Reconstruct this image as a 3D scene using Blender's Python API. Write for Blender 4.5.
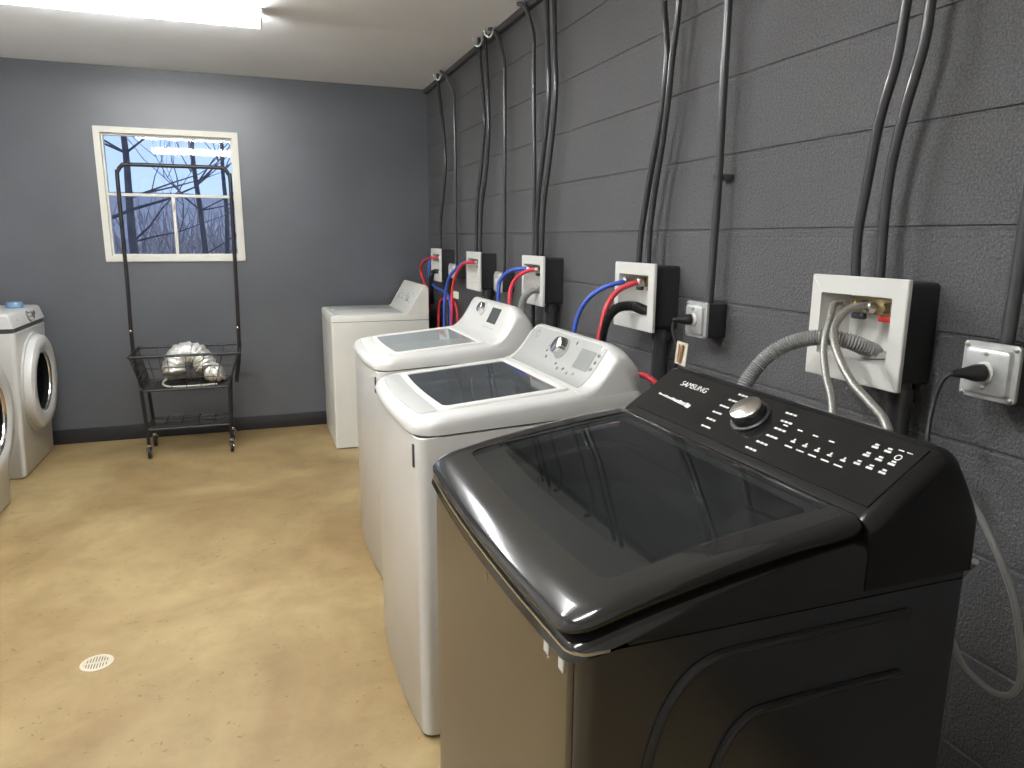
import bpy, bmesh, math, random
from mathutils import Vector, Matrix
random.seed(7)
sc = bpy.context.scene
for o in list(bpy.data.objects):
    bpy.data.objects.remove(o, do_unlink=True)
COL = sc.collection
PI = math.pi

# ------------------------------------------------------------------ camera
cd = bpy.data.cameras.new('camera'); cam = bpy.data.objects.new('camera', cd); COL.objects.link(cam)
cd.sensor_fit = 'HORIZONTAL'; cd.sensor_width = 36.0; cd.lens = 36.0 * 715.0 / 1024.0
cd.clip_start = 0.02; cd.clip_end = 300
yd = Vector((250 - 512, 384 - 237, -715)).normalized()          # room axes seen from the camera
xd = Vector((2530 - 512, 384 - 251, -715)).normalized()
xd = (xd - yd * xd.dot(yd)).normalized(); zd = xd.cross(yd)
cam.matrix_world = Matrix.Translation((0, 0, 1.45)) @ Matrix((xd, yd, zd)).to_4x4()
sc.camera = cam

# ------------------------------------------------------------------ world, exposure
w = bpy.data.worlds.new('dusk'); sc.world = w; w.use_nodes = True
nt = w.node_tree; nt.nodes.clear()
wo = nt.nodes.new('ShaderNodeOutputWorld'); bg = nt.nodes.new('ShaderNodeBackground')
tc = nt.nodes.new('ShaderNodeTexCoord'); sp = nt.nodes.new('ShaderNodeSeparateXYZ'); cr = nt.nodes.new('ShaderNodeValToRGB')
cr.color_ramp.elements[0].position = 0.0; cr.color_ramp.elements[0].color = (0.27, 0.36, 0.53, 1)
cr.color_ramp.elements[1].position = 0.45; cr.color_ramp.elements[1].color = (0.14, 0.21, 0.42, 1)
nt.links.new(tc.outputs['Generated'], sp.inputs[0]); nt.links.new(sp.outputs['Z'], cr.inputs[0])
nt.links.new(cr.outputs[0], bg.inputs[0]); nt.links.new(bg.outputs[0], wo.inputs[0])
bg.inputs[1].default_value = 2.7
vs = sc.view_settings
sc.display_settings.display_device = 'sRGB'
vs.view_transform = 'Standard'; vs.look = 'None'; vs.gamma = 1; vs.use_curve_mapping = False
vs.exposure = 0.0
LAMP = 55.0                                                    # lamp diffuser emission

# ------------------------------------------------------------------ materials
def new_mat(name):
    m = bpy.data.materials.new(name); m.use_nodes = True
    n = m.node_tree; b = n.nodes['Principled BSDF']
    return m, n, b
def mat(name, col, rough=0.5, metal=0.0, var=0.06, vscale=6.0, bump=0.0, bscale=60.0, coat=0.0, spec=None, aniso=None):
    """principled surface whose colour wanders a little with a noise texture"""
    m, n, b = new_mat(name)
    t = n.nodes.new('ShaderNodeTexCoord'); no = n.nodes.new('ShaderNodeTexNoise')
    no.inputs['Scale'].default_value = vscale; no.inputs['Detail'].default_value = 3
    r = n.nodes.new('ShaderNodeValToRGB')
    r.color_ramp.elements[0].position = 0.3; r.color_ramp.elements[1].position = 0.7
    r.color_ramp.elements[0].color = (*[c * (1 - var) for c in col], 1)
    r.color_ramp.elements[1].color = (*[min(1, c * (1 + var)) for c in col], 1)
    n.links.new(t.outputs['Object'], no.inputs['Vector']); n.links.new(no.outputs[0], r.inputs[0])
    n.links.new(r.outputs[0], b.inputs['Base Color'])
    b.inputs['Roughness'].default_value = rough; b.inputs['Metallic'].default_value = metal
    if coat: b.inputs['Coat Weight'].default_value = coat; b.inputs['Coat Roughness'].default_value = 0.05
    if spec is not None: b.inputs['Specular IOR Level'].default_value = spec
    if bump:
        n2 = n.nodes.new('ShaderNodeTexNoise'); n2.inputs['Scale'].default_value = bscale; n2.inputs['Detail'].default_value = 4
        bp = n.nodes.new('ShaderNodeBump'); bp.inputs['Strength'].default_value = bump; bp.inputs['Distance'].default_value = 0.004
        n.links.new(t.outputs['Object'], n2.inputs['Vector']); n.links.new(n2.outputs[0], bp.inputs['Height'])
        n.links.new(bp.outputs[0], b.inputs['Normal'])
    return m
M = {}
M['white'] = mat('white_enamel', (0.63, 0.62, 0.595), 0.28, var=0.02)
M['white_old'] = mat('warm_white_enamel', (0.72, 0.71, 0.65), 0.35, var=0.03)
M['white_plastic'] = mat('white_plastic', (0.70, 0.69, 0.655), 0.4, var=0.03)
M['grey_panel'] = mat('silver_grey_panel', (0.36, 0.36, 0.345), 0.4, var=0.03)
M['grip_grey'] = mat('pale_grey_grip', (0.50, 0.50, 0.48), 0.38, var=0.03)
M['lcd'] = mat('lcd_grey', (0.25, 0.26, 0.24), 0.25, var=0.03)
M['display'] = mat('dark_display', (0.06, 0.065, 0.06), 0.2, var=0.1)
M['chrome'] = mat('chrome', (0.72, 0.71, 0.69), 0.18, 1.0, var=0.04)
M['satin_metal'] = mat('satin_metal', (0.62, 0.58, 0.52), 0.3, 1.0, var=0.05)
M['seam'] = mat('dark_seam', (0.05, 0.05, 0.05), 0.6)
M['black_gloss'] = mat('black_gloss', (0.012, 0.0115, 0.0115), 0.16, var=0.1, spec=0.35)
M['black_rim'] = mat('black_rim_gloss', (0.020, 0.019, 0.018), 0.14, var=0.1, coat=0.5)
M['black_plastic'] = mat('black_plastic', (0.02, 0.02, 0.021), 0.4, var=0.1)
M['black_side'] = mat('charcoal_side_panel', (0.115, 0.118, 0.127), 0.22, 0.85, var=0.15, vscale=3)
M['black_steel'] = mat('brushed_black_steel', (0.23, 0.218, 0.20), 0.36, 1.0, var=0.08, vscale=2.5)
M['bare_trim'] = mat('bright_trim_line', (0.65, 0.62, 0.55), 0.3, 1.0)
M['print_white'] = mat('white_print', (0.72, 0.72, 0.70), 0.5, var=0.02)
M['print_grey'] = mat('grey_print', (0.34, 0.34, 0.33), 0.5, var=0.02)
M['tub_steel'] = mat('tub_steel', (0.50, 0.54, 0.53), 0.35, 0.2, var=0.1)
M['tub_plastic'] = mat('tub_plastic', (0.33, 0.36, 0.36), 0.45, var=0.1)
M['pipe_black'] = mat('black_painted_pipe', (0.040, 0.040, 0.043), 0.26, var=0.12, coat=0.3)
M['conduit'] = mat('dark_painted_conduit', (0.050, 0.051, 0.055), 0.28, var=0.12, coat=0.3)
M['housing'] = mat('dark_painted_housing', (0.028, 0.029, 0.031), 0.5, var=0.15)
M['brass'] = mat('brass_fitting', (0.52, 0.42, 0.24), 0.3, 1.0, var=0.15, vscale=20)
M['valve_red'] = mat('red_handle', (0.55, 0.03, 0.03), 0.4)
M['valve_dark'] = mat('dark_handle', (0.03, 0.035, 0.05), 0.4)
M['hose_red'] = mat('red_rubber_hose', (0.62, 0.035, 0.055), 0.35, var=0.08)
M['hose_blue'] = mat('blue_rubber_hose', (0.05, 0.11, 0.52), 0.35, var=0.08)
M['hose_grey'] = mat('grey_corrugated_hose', (0.33, 0.33, 0.32), 0.5, var=0.06)
M['hose_black'] = mat('black_rubber_hose', (0.02, 0.02, 0.02), 0.45)
M['cord_grey'] = mat('grey_cord', (0.26, 0.26, 0.25), 0.5)
M['galv'] = mat('galvanised_plate', (0.60, 0.61, 0.60), 0.42, 0.6, var=0.18, vscale=25)
M['paper_tag'] = mat('cream_tag', (0.70, 0.64, 0.52), 0.7, var=0.05)
M['tag_brown'] = mat('brown_stripe', (0.33, 0.16, 0.07), 0.7, var=0.1)
M['cart'] = mat('dark_bronze_tube', (0.022, 0.020, 0.020), 0.4, 0.3, var=0.1)
M['rubber'] = mat('black_rubber', (0.015, 0.015, 0.015), 0.6)
M['foil'] = mat('crumpled_foil', (0.80, 0.79, 0.74), 0.38, 0.55, var=0.2, vscale=25, bump=0.9, bscale=45)
M['foil_hose'] = mat('pale_rope', (0.5, 0.49, 0.44), 0.5, 0.2)
M['window_white'] = mat('cream_window_paint', (0.70, 0.68, 0.60), 0.45, var=0.03)
M['blue_cap'] = mat('blue_plastic', (0.15, 0.25, 0.40), 0.3)
M['bark'] = mat('dark_bark', (0.10, 0.09, 0.09), 0.9, var=0.2, bump=0.5, bscale=12)
M['drain_cover'] = mat('off_white_drain', (0.68, 0.60, 0.46), 0.5, var=0.04)
M['ceiling'] = mat('grey_white_ceiling', (0.89, 0.90, 0.92), 0.85, var=0.03, vscale=2, bump=0.08, bscale=40)
M['lamp_body'] = mat('white_lamp_body', (0.78, 0.78, 0.76), 0.4, var=0.02)
M['wood_dark'] = mat('dark_painted_trim', (0.05, 0.05, 0.053), 0.6, var=0.1)
M['base'] = mat('black_baseboard', (0.022, 0.022, 0.025), 0.45, var=0.15)
M['snow'] = mat('snowy_ground', (0.62, 0.52, 0.43), 0.9, var=0.15, vscale=0.4)
M['brush'] = mat('winter_brush', (0.46, 0.38, 0.33), 0.95, var=0.5, vscale=1.6, bump=0.6, bscale=4)

def glass_mat(name, tint, refl=1.0, rough=0.02, ior=1.5, painted_haze=None):
    m = bpy.data.materials.new(name); m.use_nodes = True; n = m.node_tree; n.nodes.clear()
    o = n.nodes.new('ShaderNodeOutputMaterial'); mx = n.nodes.new('ShaderNodeMixShader')
    tr = n.nodes.new('ShaderNodeBsdfTransparent'); gl = n.nodes.new('ShaderNodeBsdfGlossy')
    fr = n.nodes.new('ShaderNodeFresnel'); fr.inputs[0].default_value = ior
    no = n.nodes.new('ShaderNodeTexNoise'); no.inputs['Scale'].default_value = 12
    mr = n.nodes.new('ShaderNodeMapRange'); mr.inputs[3].default_value = rough; mr.inputs[4].default_value = rough * 1.6
    n.links.new(no.outputs[0], mr.inputs[0]); n.links.new(mr.outputs[0], gl.inputs['Roughness'])
    tr.inputs[0].default_value = (*tint, 1); gl.inputs[0].default_value = (refl, refl, refl, 1)
    ge = n.nodes.new('ShaderNodeNewGeometry'); iv = n.nodes.new('ShaderNodeMath'); iv.operation = 'SUBTRACT'; iv.inputs[0].default_value = 1.0
    ml = n.nodes.new('ShaderNodeMath'); ml.operation = 'MULTIPLY'                # only the outer face mirrors
    n.links.new(ge.outputs['Backfacing'], iv.inputs[1]); n.links.new(iv.outputs[0], ml.inputs[0]); n.links.new(fr.outputs[0], ml.inputs[1])
    n.links.new(ml.outputs[0], mx.inputs[0]); n.links.new(tr.outputs[0], mx.inputs[1]); n.links.new(gl.outputs[0], mx.inputs[2])
    if painted_haze:  # diffuse grey mixed into the pane, painted in for haze and reflected room
        df = n.nodes.new('ShaderNodeBsdfDiffuse'); df.inputs[0].default_value = (*painted_haze[0], 1); m3 = n.nodes.new('ShaderNodeMixShader'); m3.inputs[0].default_value = painted_haze[1]
        n.links.new(tr.outputs[0], m3.inputs[1]); n.links.new(df.outputs[0], m3.inputs[2]); n.links.new(m3.outputs[0], mx.inputs[1])
    n.links.new(mx.outputs[0], o.inputs[0]); return m
M['glass'] = glass_mat('window_glass', (0.93, 0.95, 0.97))
M['lid_glass'] = glass_mat('smoked_lid_glass', (0.80, 0.82, 0.82), painted_haze=((0.10, 0.11, 0.11), 0.04))
M['lid_glass_mid'] = glass_mat('tinted_lid_glass', (0.6, 0.62, 0.64), painted_haze=((0.16, 0.17, 0.18), 0.3))
M['lid_glass_clear'] = glass_mat('grey_lid_glass', (0.75, 0.77, 0.78), painted_haze=((0.55, 0.59, 0.58), 0.6))  # strong pale grey stands in for wall and ceiling mirrored in the lid
M['door_glass'] = glass_mat('door_glass', (0.16, 0.16, 0.17))

def lamp_mat():
    m = bpy.data.materials.new('lit_lamp_diffuser'); m.use_nodes = True; n = m.node_tree; b = n.nodes['Principled BSDF']
    b.inputs['Base Color'].default_value = (0.9, 0.9, 0.9, 1); b.inputs['Roughness'].default_value = 0.5
    no = n.nodes.new('ShaderNodeTexNoise'); no.inputs['Scale'].default_value = 3
    r = n.nodes.new('ShaderNodeValToRGB'); r.color_ramp.elements[0].color = (0.95, 0.97, 0.96, 1); r.color_ramp.elements[1].color = (0.97, 0.99, 1.0, 1)
    n.links.new(no.outputs[0], r.inputs[0]); n.links.new(r.outputs[0], b.inputs['Emission Color'])
    b.inputs['Emission Strength'].default_value = LAMP
    return m
M['lamp'] = lamp_mat()

def floor_mat():
    m, n, b = new_mat('worn_painted_concrete'); L = n.links.new
    t = n.nodes.new('ShaderNodeTexCoord')
    def noise(s, d, dist=0.0, rough=0.55):
        q = n.nodes.new('ShaderNodeTexNoise'); q.inputs['Scale'].default_value = s; q.inputs['Detail'].default_value = d
        q.inputs['Distortion'].default_value = dist; q.inputs['Roughness'].default_value = rough
        L(t.outputs['Object'], q.inputs['Vector']); return q
    a = noise(1.1, 5, 0.6); r = n.nodes.new('ShaderNodeValToRGB')
    e = r.color_ramp.elements
    e[0].position = 0.37; e[0].color = (0.275, 0.18, 0.076, 1); e[1].position = 0.60; e[1].color = (0.405, 0.298, 0.142, 1)
    L(a.outputs[0], r.inputs[0])
    c = noise(7, 6, 0.3, 0.65); r2 = n.nodes.new('ShaderNodeValToRGB')
    r2.color_ramp.elements[0].position = 0.30; r2.color_ramp.elements[0].color = (0.80, 0.78, 0.72, 1)
    r2.color_ramp.elements[1].position = 0.58; r2.color_ramp.elements[1].color = (1, 1, 1, 1)
    L(c.outputs[0], r2.inputs[0])
    mx = n.nodes.new('ShaderNodeMix'); mx.data_type = 'RGBA'; mx.blend_type = 'MULTIPLY'; mx.inputs[0].default_value = 1
    L(r.outputs[0], mx.inputs[6]); L(r2.outputs[0], mx.inputs[7])
    s = noise(38, 2); r3 = n.nodes.new('ShaderNodeValToRGB')                  # small dark specks
    r3.color_ramp.elements[0].position = 0.27; r3.color_ramp.elements[0].color = (0.72, 0.68, 0.6, 1)
    r3.color_ramp.elements[1].position = 0.33; r3.color_ramp.elements[1].color = (1, 1, 1, 1)
    L(s.outputs[0], r3.inputs[0])
    m2 = n.nodes.new('ShaderNodeMix'); m2.data_type = 'RGBA'; m2.blend_type = 'MULTIPLY'; m2.inputs[0].default_value = 1
    L(mx.outputs[2], m2.inputs[6]); L(r3.outputs[0], m2.inputs[7]); L(m2.outputs[2], b.inputs['Base Color'])
    mr = n.nodes.new('ShaderNodeMapRange'); mr.inputs[3].default_value = 0.42; mr.inputs[4].default_value = 0.62
    L(c.outputs[0], mr.inputs[0]); L(mr.outputs[0], b.inputs['Roughness'])
    bp = n.nodes.new('ShaderNodeBump'); bp.inputs['Strength'].default_value = 0.12; bp.inputs['Distance'].default_value = 0.003
    f = noise(60, 4); L(f.outputs[0], bp.inputs['Height']); L(bp.outputs[0], b.inputs['Normal'])
    return m
M['floor'] = floor_mat()

def wall_mat(name, col, grain, gscale, joints=False, rough=0.55):
    m, n, b = new_mat(name); L = n.links.new
    t = n.nodes.new('ShaderNodeTexCoord')
    a = n.nodes.new('ShaderNodeTexNoise'); a.inputs['Scale'].default_value = 1.6; a.inputs['Detail'].default_value = 4
    L(t.outputs['Object'], a.inputs['Vector'])
    r = n.nodes.new('ShaderNodeValToRGB')
    r.color_ramp.elements[0].position = 0.3; r.color_ramp.elements[0].color = (*[c * 0.88 for c in col], 1)
    r.color_ramp.elements[1].position = 0.7; r.color_ramp.elements[1].color = (*[c * 1.1 for c in col], 1)
    L(a.outputs[0], r.inputs[0])
    sp_ = n.nodes.new('ShaderNodeTexNoise'); sp_.inputs['Scale'].default_value = 210; sp_.inputs['Detail'].default_value = 2
    L(t.outputs['Object'], sp_.inputs['Vector'])
    r2 = n.nodes.new('ShaderNodeValToRGB'); k_ = .30 if joints else .05
    r2.color_ramp.elements[0].position = 0.35; r2.color_ramp.elements[0].color = (1 - k_, 1 - k_, 1 - k_, 1)
    r2.color_ramp.elements[1].position = 0.65; r2.color_ramp.elements[1].color = (1 + k_, 1 + k_, 1 + k_, 1)
    L(sp_.outputs[0], r2.inputs[0])
    mm = n.nodes.new('ShaderNodeMix'); mm.data_type = 'RGBA'; mm.blend_type = 'MULTIPLY'; mm.inputs[0].default_value = 1
    L(r.outputs[0], mm.inputs[6]); L(r2.outputs[0], mm.inputs[7]); L(mm.outputs[2], b.inputs['Base Color'])
    b.inputs['Roughness'].default_value = rough
    g = n.nodes.new('ShaderNodeTexNoise'); g.inputs['Scale'].default_value = gscale; g.inputs['Detail'].default_value = 3; g.inputs['Roughness'].default_value = 0.7
    L(t.outputs['Object'], g.inputs['Vector'])
    bp = n.nodes.new('ShaderNodeBump'); bp.inputs['Strength'].default_value = grain; bp.inputs['Distance'].default_value = 0.006
    L(g.outputs[0], bp.inputs['Height'])
    if joints:                                                               # faint upright joints between the blocks
        mp = n.nodes.new('ShaderNodeMapping'); mp.inputs['Rotation'].default_value = (0, 0, 0)
        sx = n.nodes.new('ShaderNodeSeparateXYZ'); cx = n.nodes.new('ShaderNodeCombineXYZ')
        L(t.outputs['Object'], sx.inputs[0]); L(sx.outputs['Y'], cx.inputs['X'])
        ad = n.nodes.new('ShaderNodeMath'); ad.inputs[1].default_value = 0.031; L(sx.outputs['Z'], ad.inputs[0]); L(ad.outputs[0], cx.inputs['Y'])
        bk = n.nodes.new('ShaderNodeTexBrick'); bk.inputs['Scale'].default_value = 1.0; bk.inputs['Brick Width'].default_value = 0.431
        bk.inputs['Row Height'].default_value = 0.2155; bk.inputs['Mortar Size'].default_value = 0.004; bk.inputs['Mortar Smooth'].default_value = 0.6
        bk.inputs['Color1'].default_value = (1, 1, 1, 1); bk.inputs['Color2'].default_value = (1, 1, 1, 1); bk.inputs['Mortar'].default_value = (0, 0, 0, 1)
        L(cx.outputs[0], bk.inputs['Vector'])
        b2 = n.nodes.new('ShaderNodeBump'); b2.inputs['Strength'].default_value = 0.25; b2.inputs['Distance'].default_value = 0.004
        L(bk.outputs[0], b2.inputs['Height']); L(bp.outputs[0], b2.inputs['Normal']); L(b2.outputs[0], b.inputs['Normal'])
    else:
        L(bp.outputs[0], b.inputs['Normal'])
    return m
M['wall_block'] = wall_mat('charcoal_block_paint', (0.101, 0.100, 0.103), 1.0, 130, True, 0.5)
M['wall_light'] = wall_mat('pale_grey_wall_paint', (0.76, 0.76, 0.76), 0.1, 60, False, 0.6)
M['wall_plain'] = wall_mat('slate_wall_paint', (0.103, 0.108, 0.119), 0.10, 60, False, 0.36)

def braid_mat():
    m, n, b = new_mat('braided_steel'); t = n.nodes.new('ShaderNodeTexCoord'); v = n.nodes.new('ShaderNodeTexVoronoi')
    v.inputs['Scale'].default_value = 420; r = n.nodes.new('ShaderNodeValToRGB')
    r.color_ramp.elements[0].color = (0.16, 0.155, 0.14, 1); r.color_ramp.elements[1].color = (0.52, 0.50, 0.46, 1)
    n.links.new(t.outputs['Object'], v.inputs['Vector']); n.links.new(v.outputs[0], r.inputs[0]); n.links.new(r.outputs[0], b.inputs['Base Color'])
    b.inputs['Metallic'].default_value = 0.6; b.inputs['Roughness'].default_value = 0.4
    return m
M['braid'] = braid_mat()

# ------------------------------------------------------------------ helpers
def wloc(o):
    v = Vector(o.location)
    return v + (wloc(o.parent) if o.parent else Vector((0, 0, 0)))
def obj(name, bm, m, parent=None, angle=38, smooth=True):
    """links the bmesh (given in room coordinates) as ONE mesh object; origin at its base or at its parent's frame"""
    bmesh.ops.remove_doubles(bm, verts=bm.verts, dist=1e-6)
    bmesh.ops.recalc_face_normals(bm, faces=bm.faces)
    xs = [v.co for v in bm.verts]
    base = Vector(((min(v.x for v in xs) + max(v.x for v in xs)) / 2, (min(v.y for v in xs) + max(v.y for v in xs)) / 2, min(v.z for v in xs)))
    bmesh.ops.translate(bm, verts=bm.verts, vec=-base)
    me = bpy.data.meshes.new(name)
    lim = math.radians(angle)
    for f in bm.faces: f.smooth = smooth
    for e in bm.edges:
        if len(e.link_faces) == 2 and e.calc_face_angle(0) > lim: e.smooth = False
    bm.to_mesh(me); bm.free()
    o = bpy.data.objects.new(name, me); COL.objects.link(o)
    if m: me.materials.append(m)
    if parent:
        o.parent = parent; o.location = base - wloc(parent)
    else:
        o.location = base
    return o
def thing(name, label, cat, loc, group=None):
    o = bpy.data.objects.new(name, None); COL.objects.link(o); o.empty_display_size = 0.1
    o.location = loc; o['label'] = label; o['category'] = cat
    if group: o['group'] = group
    return o
def tag(o, label, cat, group=None):
    o['label'] = label; o['category'] = cat
    if group: o['group'] = group
    return o
def struct(name, bm, m, parent=None, **k):
    o = obj(name, bm, m, parent, **k)
    if not parent: o['kind'] = 'structure'
    return o
def B(): return bmesh.new()
def box(bm, x0, x1, y0, y1, z0, z1, bev=0.0, seg=2):
    vs_ = [bm.verts.new((x, y, z)) for z in (z0, z1) for y in (y0, y1) for x in (x0, x1)]
    fs = [bm.faces.new([vs_[i] for i in q]) for q in ((0, 2, 3, 1), (4, 5, 7, 6), (0, 1, 5, 4), (2, 6, 7, 3), (0, 4, 6, 2), (1, 3, 7, 5))]
    if bev:
        es = list({e for f in fs for e in f.edges})
        bmesh.ops.bevel(bm, geom=es, offset=bev, segments=seg, profile=0.5, affect='EDGES')
    return bm
def loft(bm, rings, cap0=True, cap1=True, closed=True):
    R = [[bm.verts.new(p) for p in r] for r in rings]
    n = len(R[0])
    for a, b in zip(R, R[1:]):
        for i in range(n if closed else n - 1):
            j = (i + 1) % n
            bm.faces.new((a[i], a[j], b[j], b[i]))
    if cap0: bm.faces.new(R[0][::-1])
    if cap1: bm.faces.new(R[-1])
    return R
def catmull(pts, k=8):
    P = [Vector(p) for p in pts]
    if len(P) < 3: return P
    P = [P[0] * 2 - P[1]] + P + [P[-1] * 2 - P[-2]]
    out = []
    for i in range(1, len(P) - 2):
        a, b, c, d = P[i - 1:i + 3]
        for s in range(k):
            t = s / k
            out.append(0.5 * ((2 * b) + (c - a) * t + (2 * a - 5 * b + 4 * c - d) * t * t + (3 * b - a - 3 * c + d) * t ** 3))
    out.append(P[-2]); return out
def tube(bm, pts, r, seg=10, smooth_k=0, rad=None, flat=None):
    P = catmull(pts, smooth_k) if smooth_k else [Vector(p) for p in pts]
    rings = []; up = None
    for i, p in enumerate(P):
        d = (P[min(i + 1, len(P) - 1)] - P[max(i - 1, 0)]).normalized()
        if up is None:
            up = d.orthogonal().normalized()
        up = (up - d * up.dot(d)); up = up.normalized() if up.length > 1e-6 else d.orthogonal().normalized()
        s = d.cross(up); rr_ = rad(i, p) if rad else r
        rings.append([p + (up * math.cos(2 * PI * q / seg) + s * math.sin(2 * PI * q / seg)) * rr_ for q in range(seg)])
    loft(bm, rings); return bm
def resample(P, step):
    out = [P[0]]; acc = 0
    for a, b in zip(P, P[1:]):
        L_ = (b - a).length
        if L_ < 1e-9: continue
        t = step - acc
        while t <= L_:
            out.append(a.lerp(b, t / L_)); t += step
        acc = L_ - (t - step)
    return out
def corrugated(bm, pts, r, pitch=0.006, amp=0.12, seg=14):
    P = resample(catmull(pts, 12), pitch / 4)
    tube(bm, P, r, seg, rad=lambda i, p: r * (1 + amp * math.sin(i * PI / 2)))
    return bm
def lathe(bm, prof, origin, axis, seg=32, cap=True):
    """prof: (radius, distance along axis)"""
    a = Vector(axis).normalized(); u = a.orthogonal().normalized(); v = a.cross(u); o = Vector(origin)
    rings = [[o + a * h + (u * math.cos(2 * PI * q / seg) + v * math.sin(2 * PI * q / seg)) * max(r, 1e-4) for q in range(seg)] for r, h in prof]
    loft(bm, rings, cap, cap); return bm
def rr(x0, x1, y0, y1, rf, rb, bow=0.0, nc=6, ne=8):
    """rounded-rectangle outline in plan; rf = corner radius at x0, rb at x1; bow pushes the x0 side outward"""
    pts = []
    def corner(cx, cy, r, a0):
        for i in range(nc + 1):
            a = a0 + (PI / 2) * i / nc
            pts.append((cx + r * math.cos(a), cy + r * math.sin(a)))
    def edge(p, q):
        for i in range(1, ne): pts.append((p[0] + (q[0] - p[0]) * i / ne, p[1] + (q[1] - p[1]) * i / ne))
    corner(x1 - rb, y1 - rb, rb, 0); edge((x1 - rb, y1), (x0 + rf, y1))
    corner(x0 + rf, y1 - rf, rf, PI / 2); edge((x0, y1 - rf), (x0, y0 + rf))
    corner(x0 + rf, y0 + rf, rf, PI); edge((x0 + rf, y0), (x1 - rb, y0))
    corner(x1 - rb, y0 + rb, rb, 1.5 * PI); edge((x1, y0 + rb), (x1, y1 - rb))
    if bow:
        yc = (y0 + y1) / 2; hw = (y1 - y0) / 2
        pts = [(x - bow * (1 - ((y - yc) / hw) ** 2) * max(0, 1 - (x - x0) / (0.35 * (x1 - x0))), y) for x, y in pts]
    return pts
def zr(ring, z):
    return [(x, y, z(x) if callable(z) else z) for x, y in ring]
def text_mesh(s, size, mtx, m, name, parent, extrude=0.0003):
    cu = bpy.data.curves.new(name, 'FONT'); cu.body = s; cu.size = size; cu.extrude = extrude; cu.align_x = 'CENTER'; cu.align_y = 'CENTER'
    t = bpy.data.objects.new(name, cu); COL.objects.link(t)
    bpy.context.view_layer.update()
    me = bpy.data.meshes.new_from_object(t.evaluated_get(bpy.context.evaluated_depsgraph_get()))
    bpy.data.objects.remove(t, do_unlink=True); bpy.data.curves.remove(cu)
    bm = B(); bm.from_mesh(me); bpy.data.meshes.remove(me)
    bmesh.ops.transform(bm, matrix=mtx, verts=bm.verts)
    return obj(name, bm, m, parent, smooth=False)
def frame(o, xa, ya):
    xa = Vector(xa).normalized(); ya = Vector(ya); ya = (ya - xa * ya.dot(xa)).normalized(); za = xa.cross(ya)
    return Matrix.Translation(o) @ Matrix((xa, ya, za)).transposed().to_4x4()

# ------------------------------------------------------------------ the room
XL, XR, YB, YF, ZC = -2.15, 1.34, -1.6, 5.68, 2.56
bm = B(); box(bm, XL - .2, XR + .2, YB - .2, YF + .2, -0.12, 0); struct('floor', bm, M['floor'])
bm = B(); box(bm, XL - .2, XR + .2, YB - .2, YF + .2, ZC, ZC + .12); struct('ceiling', bm, M['ceiling'])
# block wall: courses with real grooves between them
COURSE = 0.2155; Z0 = 1.4775 - 7 * COURSE
prof = [(XR + .2, -0.02), (XR, -0.02)]
k = 0
while Z0 + k * COURSE < ZC + .02:
    z = Z0 + k * COURSE
    if z > 0: prof += [(XR, z - .0055), (XR + .0045, z - .003), (XR + .0045, z + .003), (XR, z + .0055)]
    k += 1
prof += [(XR, ZC + .02), (XR + .2, ZC + .02)]
bm = B(); loft(bm, [[(x, y, z) for x, z in prof] for y in (YB - .2, YF + .2)]); struct('wall_right', bm, M['wall_block'], angle=20)
bm = B(); box(bm, XL - .2, XL, YB - .2, YF + .2, 0, ZC); struct('wall_left', bm, M['wall_light'])
bm = B(); box(bm, XL, XR, YB - .2, YB, 0, ZC); struct('wall_back', bm, M['wall_light'])
WX0, WX1, WZ0, WZ1 = -0.925, -0.062, 1.298, 2.152                 # window opening
bm = B()
box(bm, XL, WX0, YF, YF + .2, 0, ZC); box(bm, WX1, XR, YF, YF + .2, 0, ZC)
box(bm, WX0, WX1, YF, YF + .2, 0, WZ0); box(bm, WX0, WX1, YF, YF + .2, WZ1, ZC)
struct('wall_far', bm, M['wall_plain'])
bm = B(); box(bm, XL, XR - .02, YF - .014, YF, 0, .105, .004); struct('baseboard_far', bm, M['base'])
bm = B(); box(bm, XR - .014, XR, YB, YF - .014, 0, .105, .004); struct('baseboard_right', bm, M['base'])
bm = B(); box(bm, XR - .028, XR, YB, YF, ZC - .035, ZC, .004); struct('trim_1', bm, M['wood_dark'])

# window
win = bpy.data.objects.new('window_1', None); COL.objects.link(win); win.location = ((WX0 + WX1) / 2, YF, WZ0); win['kind'] = 'structure'
def ringframe(bm, x0, x1, z0, z1, wd, y0, y1):
    o_ = [(x0, z0), (x1, z0), (x1, z1), (x0, z1)]; i_ = [(x0 + wd, z0 + wd), (x1 - wd, z0 + wd), (x1 - wd, z1 - wd), (x0 + wd, z1 - wd)]
    rings = [[(x, y, z) for x, z in q] for q, y in ((o_, y1), (o_, y0), (i_, y0), (i_, y1))]
    V = [[bm.verts.new(p) for p in r] for r in rings]
    for a, b in zip(V, V[1:] + V[:1]):
        for i in range(4): bm.faces.new((a[i], a[(i + 1) % 4], b[(i + 1) % 4], b[i]))
bm = B(); ringframe(bm, WX0 - .022, WX1 + .022, WZ0 - .022, WZ1 + .022, .040, YF - .016, YF + .02)
bmesh.ops.bevel(bm, geom=bm.edges[:], offset=.003, segments=2, affect='EDGES'); obj('window_casing', bm, M['window_white'], win)
bm = B(); ringframe(bm, WX0, WX1, WZ0, WZ1, .03, YF + .02, YF + .07); fr = obj('window_frame', bm, M['window_white'], win)
bm = B(); box(bm, WX0 + .028, WX1 - .028, YF + .026, YF + .055, 1.722, 1.742, .003); obj('meeting_rail', bm, M['window_white'], win)
bm = B(); box(bm, -.505, -.483, YF + .028, YF + .053, WZ0 + .028, 1.724, .003); obj('mullion', bm, M['window_white'], win)
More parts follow.
